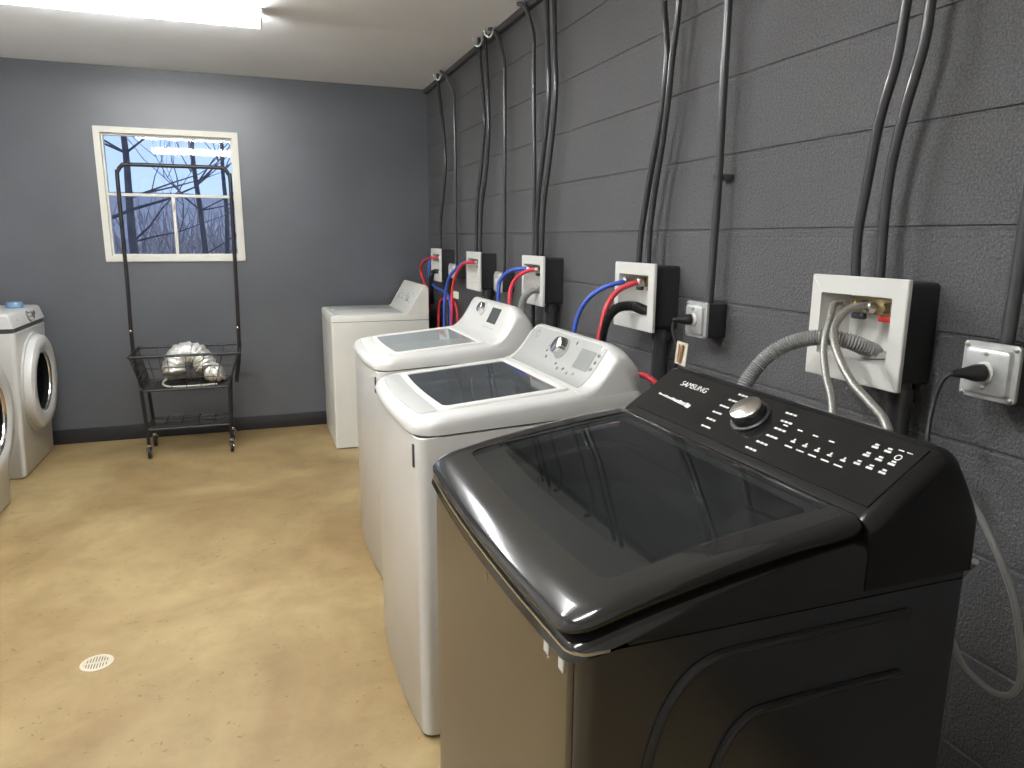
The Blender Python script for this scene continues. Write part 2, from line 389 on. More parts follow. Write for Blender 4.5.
bm = B(); box(bm, WX0 + .028, WX1 - .028, YF + .040, YF + .044, WZ0 + .028, WZ1 - .028); obj('window_glass', bm, M['glass'], win)

# ------------------------------------------------------------------ ceiling lights
def ceiling_light(y, label):
    x0, x1 = -1.10, 0.12
    t = thing('ceiling_light', label, 'light', ((x0 + x1) / 2, y, ZC - .073), 'fluorescent ceiling lights')
    bm = B(); box(bm, x0, x1, y - .055, y + .055, ZC - .014, ZC - .0005, .004); obj('lamp_housing', bm, M['lamp_body'], t)
    sec = [(-.068, -.012), (-.076, -.020), (-.075, -.056), (-.060, -.070), (0, -.073), (.060, -.070), (.075, -.056), (.076, -.020), (.068, -.012)]
    bm = B(); loft(bm, [[(x, y + a, ZC + b) for a, b in sec] for x in (x0 + .008, x1 - .008)]); obj('diffuser', bm, M['lamp'], t)
    for xa, xb in ((x0 - .004, x0 + .0075), (x1 - .0075, x1 + .004)):
        s2 = [(a * 1.03, b * 1.02 if b < -.015 else b) for a, b in sec]
        bm = B(); loft(bm, [[(x, y + a, ZC + b) for a, b in s2] for x in (xa, xb)]); obj('end_cap', bm, M['lamp_body'], t)
    return t
ceiling_light(4.07, 'long lit fluorescent ceiling light nearest the window wall')
ceiling_light(2.45, 'lit fluorescent ceiling light over the middle of the room, second from the window wall')
ceiling_light(0.95, 'lit fluorescent ceiling light above the black washer end, third from the window wall')

# ------------------------------------------------------------------ outside the window
def terrain():
    bm = B(); nx, ny = 40, 30; V = {}
    for i in range(nx + 1):
        for j in range(ny + 1):
            x = -26 + 52 * i / nx; y = 5.95 + 34 * (j / ny)
            d = max(0, (y - 13) / 22); h = -0.35 + 3.6 * min(1, d) ** 1.2 + random.uniform(-.12, .12) * (0.3 + d)
            V[i, j] = bm.verts.new((x, y, h))
    for i in range(nx):
        for j in range(ny): bm.faces.new((V[i, j], V[i + 1, j], V[i + 1, j + 1], V[i, j + 1]))
    return bm
o = struct('ground_outside', terrain(), M['snow'])
def brush_bank():
    bm = B(); rnd = random.Random(5)
    for i in range(1500):
        x = rnd.uniform(-9, 6); y = rnd.uniform(12, 24); b = max(0, (y - 13) / 22) ** 1.2 * 3.6 - .35
        h = rnd.uniform(.6, 1.7); p = [(x, y, b)]
        for s in range(3):
            q = p[-1]; p.append((q[0] + rnd.uniform(-.22, .22), q[1] + rnd.uniform(-.1, .1), q[2] + h / 3))
        tube(bm, p, .02, 4, rad=lambda i_, _: .035 * (1 - i_ / 4.2))
    return bm
o = obj('winter_brush', brush_bank(), M['brush']); tag(o, 'grey leafless brush on the snowy bank seen through the window', 'brush'); o['kind'] = 'stuff'
def tree(x, y, h, r, seed, lean, label):
    rnd = random.Random(seed); t = thing('bare_tree', label, 'tree', (x, y, -.35), 'bare trees outside the window')
    P = [(x + lean * s * s + rnd.uniform(-.03, .03), y, -.35 + h * s) for s in [i / 8 for i in range(9)]]
    bm = B(); tube(bm, P, r, 9, 3, rad=lambda i, p: r * (1 - .75 * i / 24)); obj('trunk', bm, M['bark'], t)
    bm = B()
    def branch(p, d, L_, rr_, dep):
        pts = [Vector(p)]
        for s in range(4):
            d = (d + Vector((rnd.uniform(-.25, .25), rnd.uniform(-.2, .2), rnd.uniform(-.05, .2)))).normalized()
            pts.append(pts[-1] + d * L_ / 4)
        tube(bm, pts, rr_, 5, rad=lambda i, _: rr_ * (1 - .8 * i / 4))
        if dep:
            for _ in range(3): branch(pts[rnd.randint(1, 4)], (d + Vector((rnd.uniform(-1, 1), rnd.uniform(-.5, .5), rnd.uniform(-.2, .7)))).normalized(), L_ * .6, rr_ * .5, dep - 1)
    for i in range(9):
        s = rnd.uniform(.3, .95); k_ = int(s * 8)
        branch(P[k_], Vector((rnd.choice((-1, 1)) * rnd.uniform(.5, 1), rnd.uniform(-.4, .4), rnd.uniform(.1, .9))).normalized(), h * .28, r * .22, 2)
    obj('branches', bm, M['bark'], t)
tree(-1.56, 9.2, 5.2, .105, 3, .0, 'dark bare trunk nearest the left edge of the window view')
tree(-1.50, 11.0, 4.6, .075, 11, .05, 'bare tree second from the left edge of the window view')
tree(-.75, 14.0, 6.0, .06, 21, -.3, 'bare forked tree in the middle of the window view')
tree(-.35, 12.0, 5.6, .045, 32, .1, 'thin bare tree nearest the right edge of the window view')

# ------------------------------------------------------------------ black top-load washer
def black_washer():
    X, Y, W, D = 0.319, 0.664, 0.686, 0.606
    t = thing('washing_machine', 'black top-load washing machine with smoked glass lid in the foreground', 'washing machine', (X + D / 2, Y + W / 2, 0))
    lz = lambda x: 1.030 + .25 * (x - X - .02) - .21 * (x - X - .02) ** 2     # height of the lid's top
    # cabinet and feet
    bm = B(); loft(bm, [zr(rr(X + .006, X + D, Y, Y + W, .02, .01), z) for z in (.025, .03, .984)]); cab = obj('cabinet', bm, M['black_side'], t)
    def groove(pts):
        g = B(); tube(g, pts, .006, 8, 8); obj('pressed_rib', g, M['black_plastic'], cab)
    yy = Y - .001
    groove([(X + .085, yy, .30), (X + .09, yy, .70), (X + .098, yy, .815), (X + .130, yy, .905), (X + .185, yy, .946), (X + .30, yy, .950), (X + .50, yy, .950)])
    groove([(X + .175, yy, .30), (X + .185, yy, .70), (X + .200, yy, .790), (X + .238, yy, .848), (X + .31, yy, .858), (X + .50, yy, .858)])
    for fx in (X + .06, X + D - .06):
        for fy in (Y + .06, Y + W - .06):
            bm = B(); lathe(bm, [(.02, 0), (.022, .006), (.018, .03)], (fx, fy, 0), (0, 0, 1), 16); obj('foot', bm, M['rubber'], t)
    # bowed brushed front
    bm = B(); loft(bm, [zr(rr(X, X + .03, Y + .020, Y + W - .020, .006, .004, .012, ne=12), z) for z in (.06, .062, .981, .983)]); fp = obj('front_panel', bm, M['black_steel'], t)
    bm = B(); loft(bm, [zr(rr(X - .0052, X + .045, Y - .0005, Y + W + .0005, .024, .004, .0122, ne=12), z) for z in (.983, .9862)]); obj('trim_line', bm, M['bare_trim'], t)
    for ya, yb, za, zb, xx in ((Y + .030, Y + .045, .946, .974, X - .0028), (Y + .070, Y + .085, .946, .974, X - .0052)):
        bm = B(); box(bm, xx, xx + .0025, ya, yb, za, zb, .0004); obj('sticker', bm, M['print_white'], fp)['label'] = 'small white sticker'
    bm = B(); lathe(bm, [(.011, 0), (.012, .002), (.010, .0035)], (X - .0085, Y + .30, .945), (-1, 0, 0), 24); obj('emblem', bm, M['black_steel'], fp)
    # deck with the round tub opening
    o_ = lambda i, f=0: rr(X - .004 + f, X + D, Y + i, Y + W - i, .024 - min(.012, i), .01, .012, ne=12)
    cx_, cy_ = X + .235, Y + W / 2
    dz = lambda d: (lambda x: min(lz(x), lz(X + .41)) - d)
    hole = []
    for x, y in o_(.02, .02):
        a = math.atan2(y - cy_, x - cx_); hole.append((cx_ + .205 * math.cos(a), cy_ + .205 * math.sin(a)))
    bm = B()
    loft(bm, [zr(o_(0), .986), zr(o_(0, -.004), dz(.050)), zr(o_(.002, .0), dz(.040)), zr(o_(.008, .006), dz(.034)), zr(o_(.02, .02), dz(.032)), zr(hole, dz(.032)), zr(hole, .975)], False, False)
    obj('deck', bm, M['black_rim'], t)
    # tub
    bm = B(); lathe(bm, [(.215, .93), (.215, .962), (.205, .972), (.196, .968), (.190, .95), (.190, .60), (.10, .58), (.001, .58)], (cx_, cy_, 0), (0, 0, 1), 64, False); tb = obj('tub', bm, M['tub_steel'], t)
    bm = B(); lathe(bm, [(.06, .58), (.05, .66), (.035, .72), (.001, .73)], (cx_, cy_, 0), (0, 0, 1), 24, False); obj('agitator', bm, M['tub_plastic'], tb)
    # lid: glossy frame and smoked pane
    lr = lambda f, s, b: rr(X + f, X + .415 - b, Y + s, Y + W - s, max(.012, .036 - s * .3), .012, .012, ne=12)
    bm = B()
    loft(bm, [zr(lr(.030, .03, .005), dz(.026)), zr(lr(.002, .012, 0), dz(.027)), zr(lr(-.008, .006, 0), dz(.020)), zr(lr(-.008, .005, 0), dz(.013)),
              zr(lr(.0, .008, 0), dz(.006)), zr(lr(.016, .016, 0), dz(.0015)), zr(lr(.04, .026, .004), dz(.0)), zr(lr(.062, .055, .012), dz(-.0005)), zr(lr(.064, .057, .014), dz(.012)), zr(lr(.030, .03, .005), dz(.026))], False, False)
    lid = obj('lid', bm, M['black_rim'], t, angle=50)
    bm = B(); loft(bm, [zr(lr(.063, .056, .013), dz(.006)), zr(lr(.063, .056, .013), dz(.001))]); obj('lid_glass', bm, M['lid_glass'], lid)
    bm = B(); fa, fb = lr(.064, .057, .014), lr(.125, .075, .03)
    loft(bm, [zr(fa, dz(.010)), zr(fb, dz(.010)), zr(fb, dz(.0115)), zr(fa, dz(.0115)), zr(fa, dz(.010))], False, False); obj('glass_border', bm, M['black_plastic'], lid)
    # console
    zb = lz(X + .41)
    pr = [(.418, zb - .005), (.428, zb + .004), (.468, zb + .032), (.512, zb + .062), (.535, zb + .077), (.545, zb + .081), (.556, zb + .080), (.567, zb + .072), (.585, zb + .045), (.603, zb + .015), (.611, zb - .02), (.613, zb - .10), (.418, zb - .10)]
    ys = [0, .002, .006, .012, .02, .03, .045, .06]
    secs = []
    for d in ys + [W - q for q in ys[::-1]]:
        e = min(d, W - d); r_ = .03
        drop = (r_ - math.sqrt(max(0, r_ * r_ - (r_ - min(e, r_)) ** 2))) * .9
        secs.append([(X + x - (drop * .12 if x > .55 else 0), Y - .0015 + d * (W + .003) / W, max(zb - .10 if i_ > 10 else zb - .02, z - drop)) for i_, (x, z) in enumerate(pr)])
    bm = B(); loft(bm, secs); con = obj('console', bm, M['black_gloss'], t, angle=45)
    p0, p1 = Vector((X + .430, 0, zb + .0052)), Vector((X + .533, 0, zb + .0757))       # face of the console, bottom to top
    ud = (p1 - p0).normalized(); nn = Vector((-ud.z, 0, ud.x)); PL = (p1 - p0).length
    def fp_(y, v, off=0.0): q = p0 + ud * (v * PL) + nn * off; return Vector((q.x, Y + y, q.z))
    def plate(bm, ya, yb, va, vb, o0, o1):
        loft(bm, [[fp_(ya, va, o0), fp_(yb, va, o0), fp_(yb, vb, o0), fp_(ya, vb, o0)], [fp_(ya, va, o1), fp_(yb, va, o1), fp_(yb, vb, o1), fp_(ya, vb, o1)]])
    bm = B(); plate(bm, .022, W - .022, .02, 1.0, .0004, .0016); obj('control_panel', bm, M['black_gloss'], con)
    text_mesh('SAMSUNG', .0195, frame(fp_(W - .140, .78, .0017), (0, -1, 0), ud), M['print_white'], 'brand_lettering', con)
    bm = B()
    for i in range(13):
        a = W - .068 - i * .0085; plate(bm, a - .006, a, .415 - i * .004, .435 + (.012 if i % 3 == 0 else 0), .0016, .0021)
    plate(bm, W - .186, W - .175, .355, .43, .0016, .0021)
    obj('slogan_line', bm, M['print_white'], con)
    ky, kv = .343, .60
    for side in (-1, 1):
        bm = B()
        for i in range(6):
            v_ = .98 - i * .15 if side > 0 else .93 - i * .15
            ym = ky + side * (.052 + .018 * math.cos((i - 2.5) * .5))
            for j in range(3):
                a = ym + side * j * .0095 - .004; plate(bm, a, a + .0075, v_ - .075 - .0, v_ - .045, .0016, .0021)
        obj('cycle_marks', bm, M['print_white'], con)
    bm = B()
    for i in range(4):
        bm = B(); a = .268 - i * .034; plate(bm, a - .011, a, .655, .675, .0016, .0021); obj('indicator_mark', bm, M['print_white'], con)
    bm = B()
    for i in range(5):
        a = .224 - i * .026
        plate(bm, a - .009, a, .45, .475, .0016, .0021); plate(bm, a - .014, a + .002, .36, .38, .0016, .0021); plate(bm, a - .006, a - .003, .48, .515, .0016, .0021)
    obj('button_marks', bm, M['print_white'], con); bm = B()
    for i in range(3):
        for j in range(3):
            a = .098 - i * .022; v_ = .78 - j * .15
            if i == 2 and j == 0: continue
            plate(bm, a - .011, a, v_, v_ + .03, .0016, .0021); plate(bm, a - .009, a - .002, v_ + .045, v_ + .07, .0016, .0021)
    obj('option_marks', bm, M['print_white'], con)
    bm = B()
    for i in range(2): plate(bm, .050 - i * .014, .059 - i * .014, .86, .872, .0016, .0021)
    obj('status_marks', bm, M['print_white'], con)
    bm = B(); lathe(bm, [(.0055, .0016), (.0055, .0022), (.0040, .0022), (.0040, .0016)], fp_(.049, .76, 0), nn, 20, False); obj('power_mark', bm, M['print_white'], con)
    kb = fp_(ky, kv, .0015); ks = .86
    bm = B(); lathe(bm, [(r_q * ks, h_q) for r_q, h_q in [(.043, 0), (.043, .003), (.040, .005), (.038, .005)]], kb, nn, 40); rg = obj('dial_ring', bm, M['black_plastic'], con)
    bm = B(); lathe(bm, [(r_q * ks, h_q) for r_q, h_q in [(.037, .003), (.036, .019), (.034, .022), (.0325, .0215)]], kb, nn, 48); kn = obj('knob', bm, M['black_rim'], con)
    bm = B(); lathe(bm, [(r_q * ks, h_q) for r_q, h_q in [(.0335, .020), (.033, .024), (.030, .0255), (.001, .0262)]], kb, nn, 48); obj('knob_cap', bm, M['satin_metal'], kn)['label'] = 'brushed metal knob cap'
    bm = B()
    a_ = kb + nn * .0266; dr = (Vector((0, 1, 0)) * .55 + ud * -.83).normalized(); tube(bm, [a_, a_ + dr * .028], .0012, 6); obj('pointer', bm, M['print_white'], kn)
    return t
black_washer()

# ------------------------------------------------------------------ white wide-lid top-load washers
def white_washer(X, Y, W, label, con_h, glass, grey, disp):
    D = .675
    t = thing('washing_machine', label, 'washing machine', (X + D / 2, Y + W / 2, 0))
    dk = lambda x: .972 + .085 * (x - X)
    sm = lambda x: .921 + .045 * (x - X)
    body = lambda i=0: rr(X + i, X + D, Y + i, Y + W - i, .030, .012, .018, ne=12)
    bm = B(); loft(bm, [zr(body(.004), .010), zr(body(0), .016), zr(body(0), lambda x: sm(x) - .004), zr(body(.004), lambda x: sm(x) - .001)]); cab = obj('cabinet', bm, M['white'], t)
    for fx in (X + .08, X + D - .06):
        for fy in (Y + .07, Y + W - .07):
            bm = B(); lathe(bm, [(.02, 0), (.022, .006), (.018, .014)], (fx, fy, 0), (0, 0, 1), 16); obj('foot', bm, M['rubber'], t)
    bm = B(); loft(bm, [zr(body(.003), lambda x: sm(x) - .003), zr(body(.003), lambda x: sm(x) + .003)]); obj('seam', bm, M['seam'], t)
    bm = B(); yy = Y + .045; box(bm, X - .0085, X + .012, yy - .006, yy + .007, .83, .895, .001); obj('lock_slot', bm, M['seam'], cab)
    # rounded top cover
    tr = lambda f, s, b=0: rr(X - .004 + f, X + D - b, Y - .003 + s, Y + W + .003 - s, max(.02, .07 - s * .4), .014, .020, ne=12)
    op = lambda q=0: rr(X + .095 - q, X + .447 + q, Y + .088 - q, Y + W - .088 + q, .02, .012, .010, ne=12)
    cx_, cy_ = X + .27, Y + W / 2
    bm = B()
    loft(bm, [zr(tr(0, 0), lambda x: sm(x) + .003), zr(tr(-.003, 0), lambda x: sm(x) + .02), zr(tr(.002, .001), lambda x: dk(x) - .022), zr(tr(.012, .008), lambda x: dk(x) - .008),
              zr(tr(.028, .022, .01), lambda x: dk(x) - .002), zr(tr(.045, .045, .03), dk), zr(op(.0), dk), zr(op(.0), lambda x: dk(x) - .03)], False, False)
    top = obj('top_cover', bm, M['white'], t, angle=50)
    # lid
    lr = lambda q: rr(X + .078 - q, X + .470 + q * .3, Y + .060 - q, Y + W - .060 + q, .03, .015, .014, ne=12)
    bm = B(); loft(bm, [zr(op(.004), lambda x: dk(x) - .004), zr(lr(0), lambda x: dk(x) + .0005), zr(lr(-.002), lambda x: dk(x) + .005), zr(lr(-.008), lambda x: dk(x) + .007),
                        zr(op(.003), lambda x: dk(x) + .007), zr(op(-.001), lambda x: dk(x) + .002), zr(op(.004), lambda x: dk(x) - .004)], False, False)
    lid = obj('lid', bm, M['white_plastic'], t, angle=50)
    bm = B(); loft(bm, [zr(op(.0), lambda x: dk(x) - .001), zr(op(.0), lambda x: dk(x) + .003)]); obj('lid_glass', bm, glass, lid)
    # moulded grip strip in front of the lid
    gs = lambda q: rr(X + .020 - q, X + .070 + q, Y + .066 - q, Y + W - .066 + q, .014, .01, .017, ne=12)
    bm = B(); loft(bm, [zr(gs(.004), lambda x: dk(x) - .008), zr(gs(0), lambda x: dk(x) + .002), zr(gs(-.004), lambda x: dk(x) + .003)]); obj('grip_strip', bm, M['grip_grey'] if grey else M['white_plastic'], t)
    # tub
    bm = B(); lathe(bm, [(.245, .955), (.24, .962), (.222, .955), (.215, .93), (.212, .55), (.1, .53), (.001, .53)], (cx_, cy_, 0), (0, 0, 1), 56, False); tb = obj('tub', bm, M['tub_steel'], t)
    # console hump
    zb = dk(X + .50)
    pr = [(.478, 0), (.492, .004), (.510, .016), (.530, .036), (.550, .064), (.568, .094), (.580, .114), (.590, .124), (.602, .127), (.618, .124), (.642, .112), (.662, .088), (.672, .040), (.676, -.04), (.676, -.09), (.478, -.09)]
    pr = [(x, z * con_h / .127 if z > 0 else z) for x, z in pr]
    ds = [0, .004, .01, .018, .03, .045, .06, .075, .09, .12, .16, .24]
    secs = []
    def shape(i_, d):
        e = min(d, W - d); x, z = pr[i_]
        s = min(1, e / .09); s = s * s * (3 - 2 * s); s = .80 + .20 * s
        rnd_ = .028 - math.sqrt(max(0, .028 ** 2 - (.028 - min(e, .028)) ** 2)) if z > -.05 else 0
        zz = z * s if z > 0 else z
        if z > -.03: zz = max(zz - rnd_ * .8, -.03)
        xx = x + (.478 + .12 - x) * 0 + ((1 - s) * .03 if x < .60 and z > 0 else 0)
        return Vector((X + xx, Y + d, zb + zz))
    for d in ds + [W - q for q in ds[::-1]]: secs.append([shape(i_, d) for i_ in range(len(pr))])
    bm = B(); loft(bm, secs); con = obj('console', bm, M['white'], t, angle=55)
    def patch(y0, y1, t0, t1, off, th, ny=14, nt_=12):
        """a thin sheet lying on the curved face of the console; t runs over the profile points"""
        bm = B(); V = {}
        for a in range(ny + 1):
            d = y0 + (y1 - y0) * a / ny
            for c in range(nt_ + 1):
                q = t0 + (t1 - t0) * c / nt_; i_ = min(int(q), len(pr) - 2); f = q - i_
                p = shape(i_, d).lerp(shape(i_ + 1, d), f); e_ = shape(i_ + 1, d) - shape(i_, d)
                n_ = Vector((-e_.z, 0, e_.x)).normalized()
                V[a, c] = (p + n_ * off, p + n_ * (off + th))
        lo = {k_: bm.verts.new(v[0]) for k_, v in V.items()}; hi = {k_: bm.verts.new(v[1]) for k_, v in V.items()}
        for a in range(ny):
            for c in range(nt_):
                bm.faces.new((hi[a, c], hi[a + 1, c], hi[a + 1, c + 1], hi[a, c + 1])); bm.faces.new((lo[a, c], lo[a, c + 1], lo[a + 1, c + 1], lo[a + 1, c]))
        for a in range(ny):
            bm.faces.new((lo[a, 0], lo[a + 1, 0], hi[a + 1, 0], hi[a, 0])); bm.faces.new((lo[a, nt_], hi[a, nt_], hi[a + 1, nt_], lo[a + 1, nt_]))
        for c in range(nt_):
            bm.faces.new((lo[0, c], hi[0, c], hi[0, c + 1], lo[0, c + 1])); bm.faces.new((lo[ny, c], lo[ny, c + 1], hi[ny, c + 1], hi[ny, c]))
        return bm
    def at(d, q):
        i_ = int(q); p = shape(i_, d).lerp(shape(i_ + 1, d), q - i_); e_ = shape(i_ + 1, d) - shape(i_, d)
        return p, Vector((-e_.z, 0, e_.x)).normalized()
    if grey:
        pn = obj('control_panel', patch(.055, W - .060, .9, 6.6, .0005, .0012), M['grey_panel'], con)
        obj('display', patch(.090, .190, 3.2, 5.2, .0018, .0008), M['lcd'], con)
        p, n_ = at(.325, 4.55)
        bm = B(); lathe(bm, [(.040, .001), (.040, .004), (.037, .005)], p, n_, 36); obj('dial_ring', bm, M['grey_panel'], con)
        bm = B(); lathe(bm, [(.036, .004), (.035, .010), (.030, .028), (.025, .031), (.001, .030)], p, n_, 36); obj('knob', bm, M['chrome'], con)
        p, n_ = at(W - .135, 5.2)
        bm = B(); lathe(bm, [(.014, .001), (.014, .0025), (.0105, .0025), (.0105, .001)], p, n_, 28, False); obj('round_logo', bm, M['chrome'], con)
        for d_, q in ((.23, 2.6), (.27, 2.4), (.19, 2.3), (.15, 2.5), (.075, 3.6), (.072, 4.3), (.072, 5.0), (.40, 3.2), (.42, 3.8), (.42, 4.4), (.24, 5.6), (.40, 5.4), (.30, 2.9)):
            p, n_ = at(d_, q); bm = B(); lathe(bm, [(.006, .0015), (.006, .0022), (.001, .0024)], p, n_, 10); obj('button', bm, M['chrome'], con)
    else:
        obj('display', patch(.155, .275, 3.6, 5.7, .0005, .0015), M['display'], con)
        p, n_ = at(W - .30, 5.0)
        bm = B(); lathe(bm, [(.037, .0), (.036, .004), (.033, .006)], p, n_, 36); obj('dial_ring', bm, M['grip_grey'], con)
        bm = B(); lathe(bm, [(.028, .004), (.025, .024), (.02, .027), (.001, .0265)], p, n_, 36); obj('knob', bm, M['chrome'], con)
        for i in range(5):
            p, n_ = at(.16 + i * .03, 3.0); bm = B(); lathe(bm, [(.005, .0), (.005, .001), (.001, .0014)], p, n_, 10); obj('button', bm, M['print_grey'], con)
    return t
white_washer(.392, 1.825, .70, 'white top-load washing machine with grey control panel, just beyond the black washer', .128, M['lid_glass_mid'], True, None)
white_washer(.450, 2.83, .70, 'white top-load washing machine with small dark display, second beyond the black washer', .150, M['lid_glass_clear'], False, None)

# ------------------------------------------------------------------ plain older white washer against the far wall
def old_washer():
    X, Y, W, D = .478, 4.92, .70, .672
    t = thing('washing_machine', 'plain boxy white washing machine in the far corner beside the window wall', 'washing machine', (X + D / 2, Y + W / 2, 0))
    b = lambda i: rr(X + i, X + D, Y + i, Y + W - i, .014, .006, ne=2, nc=4)
    bm = B(); loft(bm, [zr(b(.004), .006), zr(b(0), .010), zr(b(0), .884), zr(b(.003), .886)]); cab = obj('cabinet', bm, M['white_old'], t)
    for fx in (X + .06, X + D - .06):
        for fy in (Y + .06, Y + W - .06):
            bm = B(); lathe(bm, [(.02, 0), (.02, .008)], (fx, fy, 0), (0, 0, 1), 12); obj('foot', bm, M['rubber'], t)
    bm = B(); loft(bm, [zr(b(.004), .886), zr(b(.004), .890)]); obj('seam', bm, M['seam'], t)
    bm = B(); loft(bm, [zr(b(0), .890), zr(b(0), .918), zr(b(.006), .931), zr(b(.014), .935), zr(b(.03), .935), zr(b(.032), .930), zr(b(.033), .930)]); obj('top_cover', bm, M['white_old'], t)
    bm = B(); l = lambda i: rr(X + .035 + i, X + .50 - i, Y + .07 + i, Y + W - .07 - i, .02, .02, ne=2)
    loft(bm, [zr(l(0), .930), zr(l(0), .938), zr(l(.006), .942)]); lid = obj('lid', bm, M['grip_grey'], t)
    bm = B(); box(bm, X + .040, X + .062, Y + .30, Y + .40, .9405, .946, .002); obj('lid_lip', bm, M['white_old'], lid)
    pr = [(.515, .935), (.530, .945), (.630, 1.115), (.640, 1.127), (.656, 1.127), (.670, 1.112), (.671, .94), (.671, .925), (.515, .925)]
    bm = B(); loft(bm, [[(X + x + dx, Y + .002 + d * .994, z - dz_ if z > .94 else z) for x, z in pr] for d, dx, dz_ in ((0, 0, .008), (.006, 0, 0), (W - .006, 0, 0), (W, 0, .008))]); con = obj('console', bm, M['white_old'], t, angle=30)
    p0, p1 = Vector((X + .530, 0, .945)), Vector((X + .630, 0, 1.115)); u = (p1 - p0).normalized(); n_ = Vector((-u.z, 0, u.x))
    def q(y, v, o): r_ = p0 + u * (v * (p1 - p0).length) + n_ * o; return Vector((r_.x, Y + y, r_.z))
    bm = B(); loft(bm, [[q(.05, .08, o_), q(W - .05, .08, o_), q(W - .05, .93, o_), q(.05, .93, o_)] for o_ in (.0003, .0015)]); obj('control_panel', bm, M['white_plastic'], con)
    for y_, v_, r_ in ((.22, .45, .026), (.42, .45, .02), (.50, .45, .02)):
        bm = B(); lathe(bm, [(r_, .0015), (r_ * .9, .018), (r_ * .5, .02), (.001, .0195)], q(y_, v_, 0), n_, 24); obj('knob', bm, M['grip_grey'], con)
    for y_, v_ in ((.30, .6), (.335, .5), (.36, .35), (.56, .3), (.56, .65), (.15, .65), (.15, .3), (.285, .3)):
        bm = B(); loft(bm, [[q(y_, v_, o_), q(y_ + .022, v_, o_), q(y_ + .022, v_ + .05, o_), q(y_, v_ + .05, o_)] for o_ in (.0015, .002)])
        obj('dial_mark', bm, M['print_grey'], con)
old_washer()

# ------------------------------------------------------------------ front-load dryers along the left wall
def front_loader(XF, Y, W, H, label):
    XB = XF - .74
    t = thing('clothes_dryer', label, 'dryer', ((XF + XB) / 2, Y + W / 2, 0), 'front-load dryers on the left')
    LN = .042; XL_ = XF + LN * (H - .1)
    b = lambda i, z=None: rr(XB, XF + LN * (H - .1 if z is None else z) - i, Y + i, Y + W - i, .012, .03, ne=6)
    bm = B(); loft(bm, [zr(b(.004, .01), .006), zr(b(0, .02), .012), zr(b(0), H - .116), zr(b(.003), H - .114)]); cab = obj('cabinet', bm, M['white'], t)
    bm = B(); loft(bm, [zr(b(.006), H - .114), zr(b(.006), H - .086)]); obj('dark_strip', bm, M['display'], t)
    pr = [(XB + .02, H - .086), (XL_ - .002, H - .086), (XL_ - .004, H - .078), (XL_ - .022, H - .012), (XL_ - .032, H - .002), (XL_ - .05, H), (XB + .02, H)]
    bm = B(); loft(bm, [[(x, Y + d, z - (dz_ if z > H - .03 else 0)) for x, z in pr] for d, dz_ in ((0, .01), (.008, .002), (.016, 0), (W - .016, 0), (W - .008, .002), (W, .01))]); con = obj('console', bm, M['white'], t)
    n_ = Vector((1, 0, .27)).normalized(); kp = Vector((XL_ - .012, Y + W * .52, H - .047))
    bm = B(); lathe(bm, [(.034, 0), (.034, .004), (.026, .008), (.024, .03), (.018, .032), (.001, .032)], kp, n_, 32); obj('knob', bm, M['chrome'], con)
    bm = B(); lathe(bm, [(.014, 0), (.014, .004), (.001, .005)], kp + Vector((-.004, .15, .01)), n_, 20); obj('power_button', bm, M['display'], con)
    bm = B(); lathe(bm, [(.009, 0), (.009, .002), (.001, .003)], kp + Vector((.0, -.22, 0)), n_, 16); obj('round_logo', bm, M['grip_grey'], con)
    # round door
    c = Vector((XF + LN * .54, Y + W * .5 + .01, .54)); dn = Vector((1, 0, -LN)).normalized()
    bm = B(); lathe(bm, [(.312, -.012), (.312, .010), (.304, .014), (.296, .010)], c, dn, 64, False); obj('door_surround', bm, M['grip_grey'], t)
    bm = B(); lathe(bm, [(.296, .004), (.300, .025), (.292, .050), (.272, .062), (.215, .060), (.190, .048), (.186, .036), (.186, .004)], c, dn, 64, False); d = obj('door', bm, M['white'], t)
    bm = B(); lathe(bm, [(.187, .036), (.15, .030), (.08, .024), (.001, .022)], c, dn, 48, False); obj('door_glass', bm, M['door_glass'], d)
    bm = B(); lathe(bm, [(.187, .037), (.192, .050), (.180, .042), (.178, .034)], c, dn, 48, False); obj('chrome_ring', bm, M['chrome'], d)
    bm = B(); lathe(bm, [(.175, .003), (.14, .003), (.001, .0031)], c, dn, 40, False); obj('drum_shade', bm, M['tub_plastic'], d)
    bm = B(); box(bm, c.x + .045, c.x + .062, c.y - .275, c.y - .245, .48, .61, .005); obj('door_pull', bm, M['grip_grey'], d)
    for fx in (XF - .06, XB + .06):
        for fy in (Y + .06, Y + W - .06):
            bm = B(); lathe(bm, [(.022, 0), (.022, .010)], (fx, fy, 0), (0, 0, 1), 12); obj('foot', bm, M['rubber'], t)
    return t
front_loader(-1.372, 4.90, .686, 1.0, 'white front-load dryer nearest the window wall with blue cap on top')
front_loader(-1.335, 3.80, .686, 1.0, 'white front-load dryer cut off by the left edge of the photo')
t = thing('detergent_cap', 'small blue plastic cap lying on the front-load dryer beside the window wall', 'cap', (-1.44, 5.37, 1.0))
bm = B(); lathe(bm, [(.046, 0), (.05, .004), (.046, .03), (.040, .036), (.001, .037)], (-1.44, 5.37, 1.0), (0, 0, 1), 28); obj('cap_body', bm, M['blue_cap'], t)
bm = B(); lathe(bm, [(.053, .002), (.054, .008), (.050, .011)], (-1.44, 5.37, 1.0), (0, 0, 1), 28); obj('cap_rim', bm, M['blue_cap'], t)

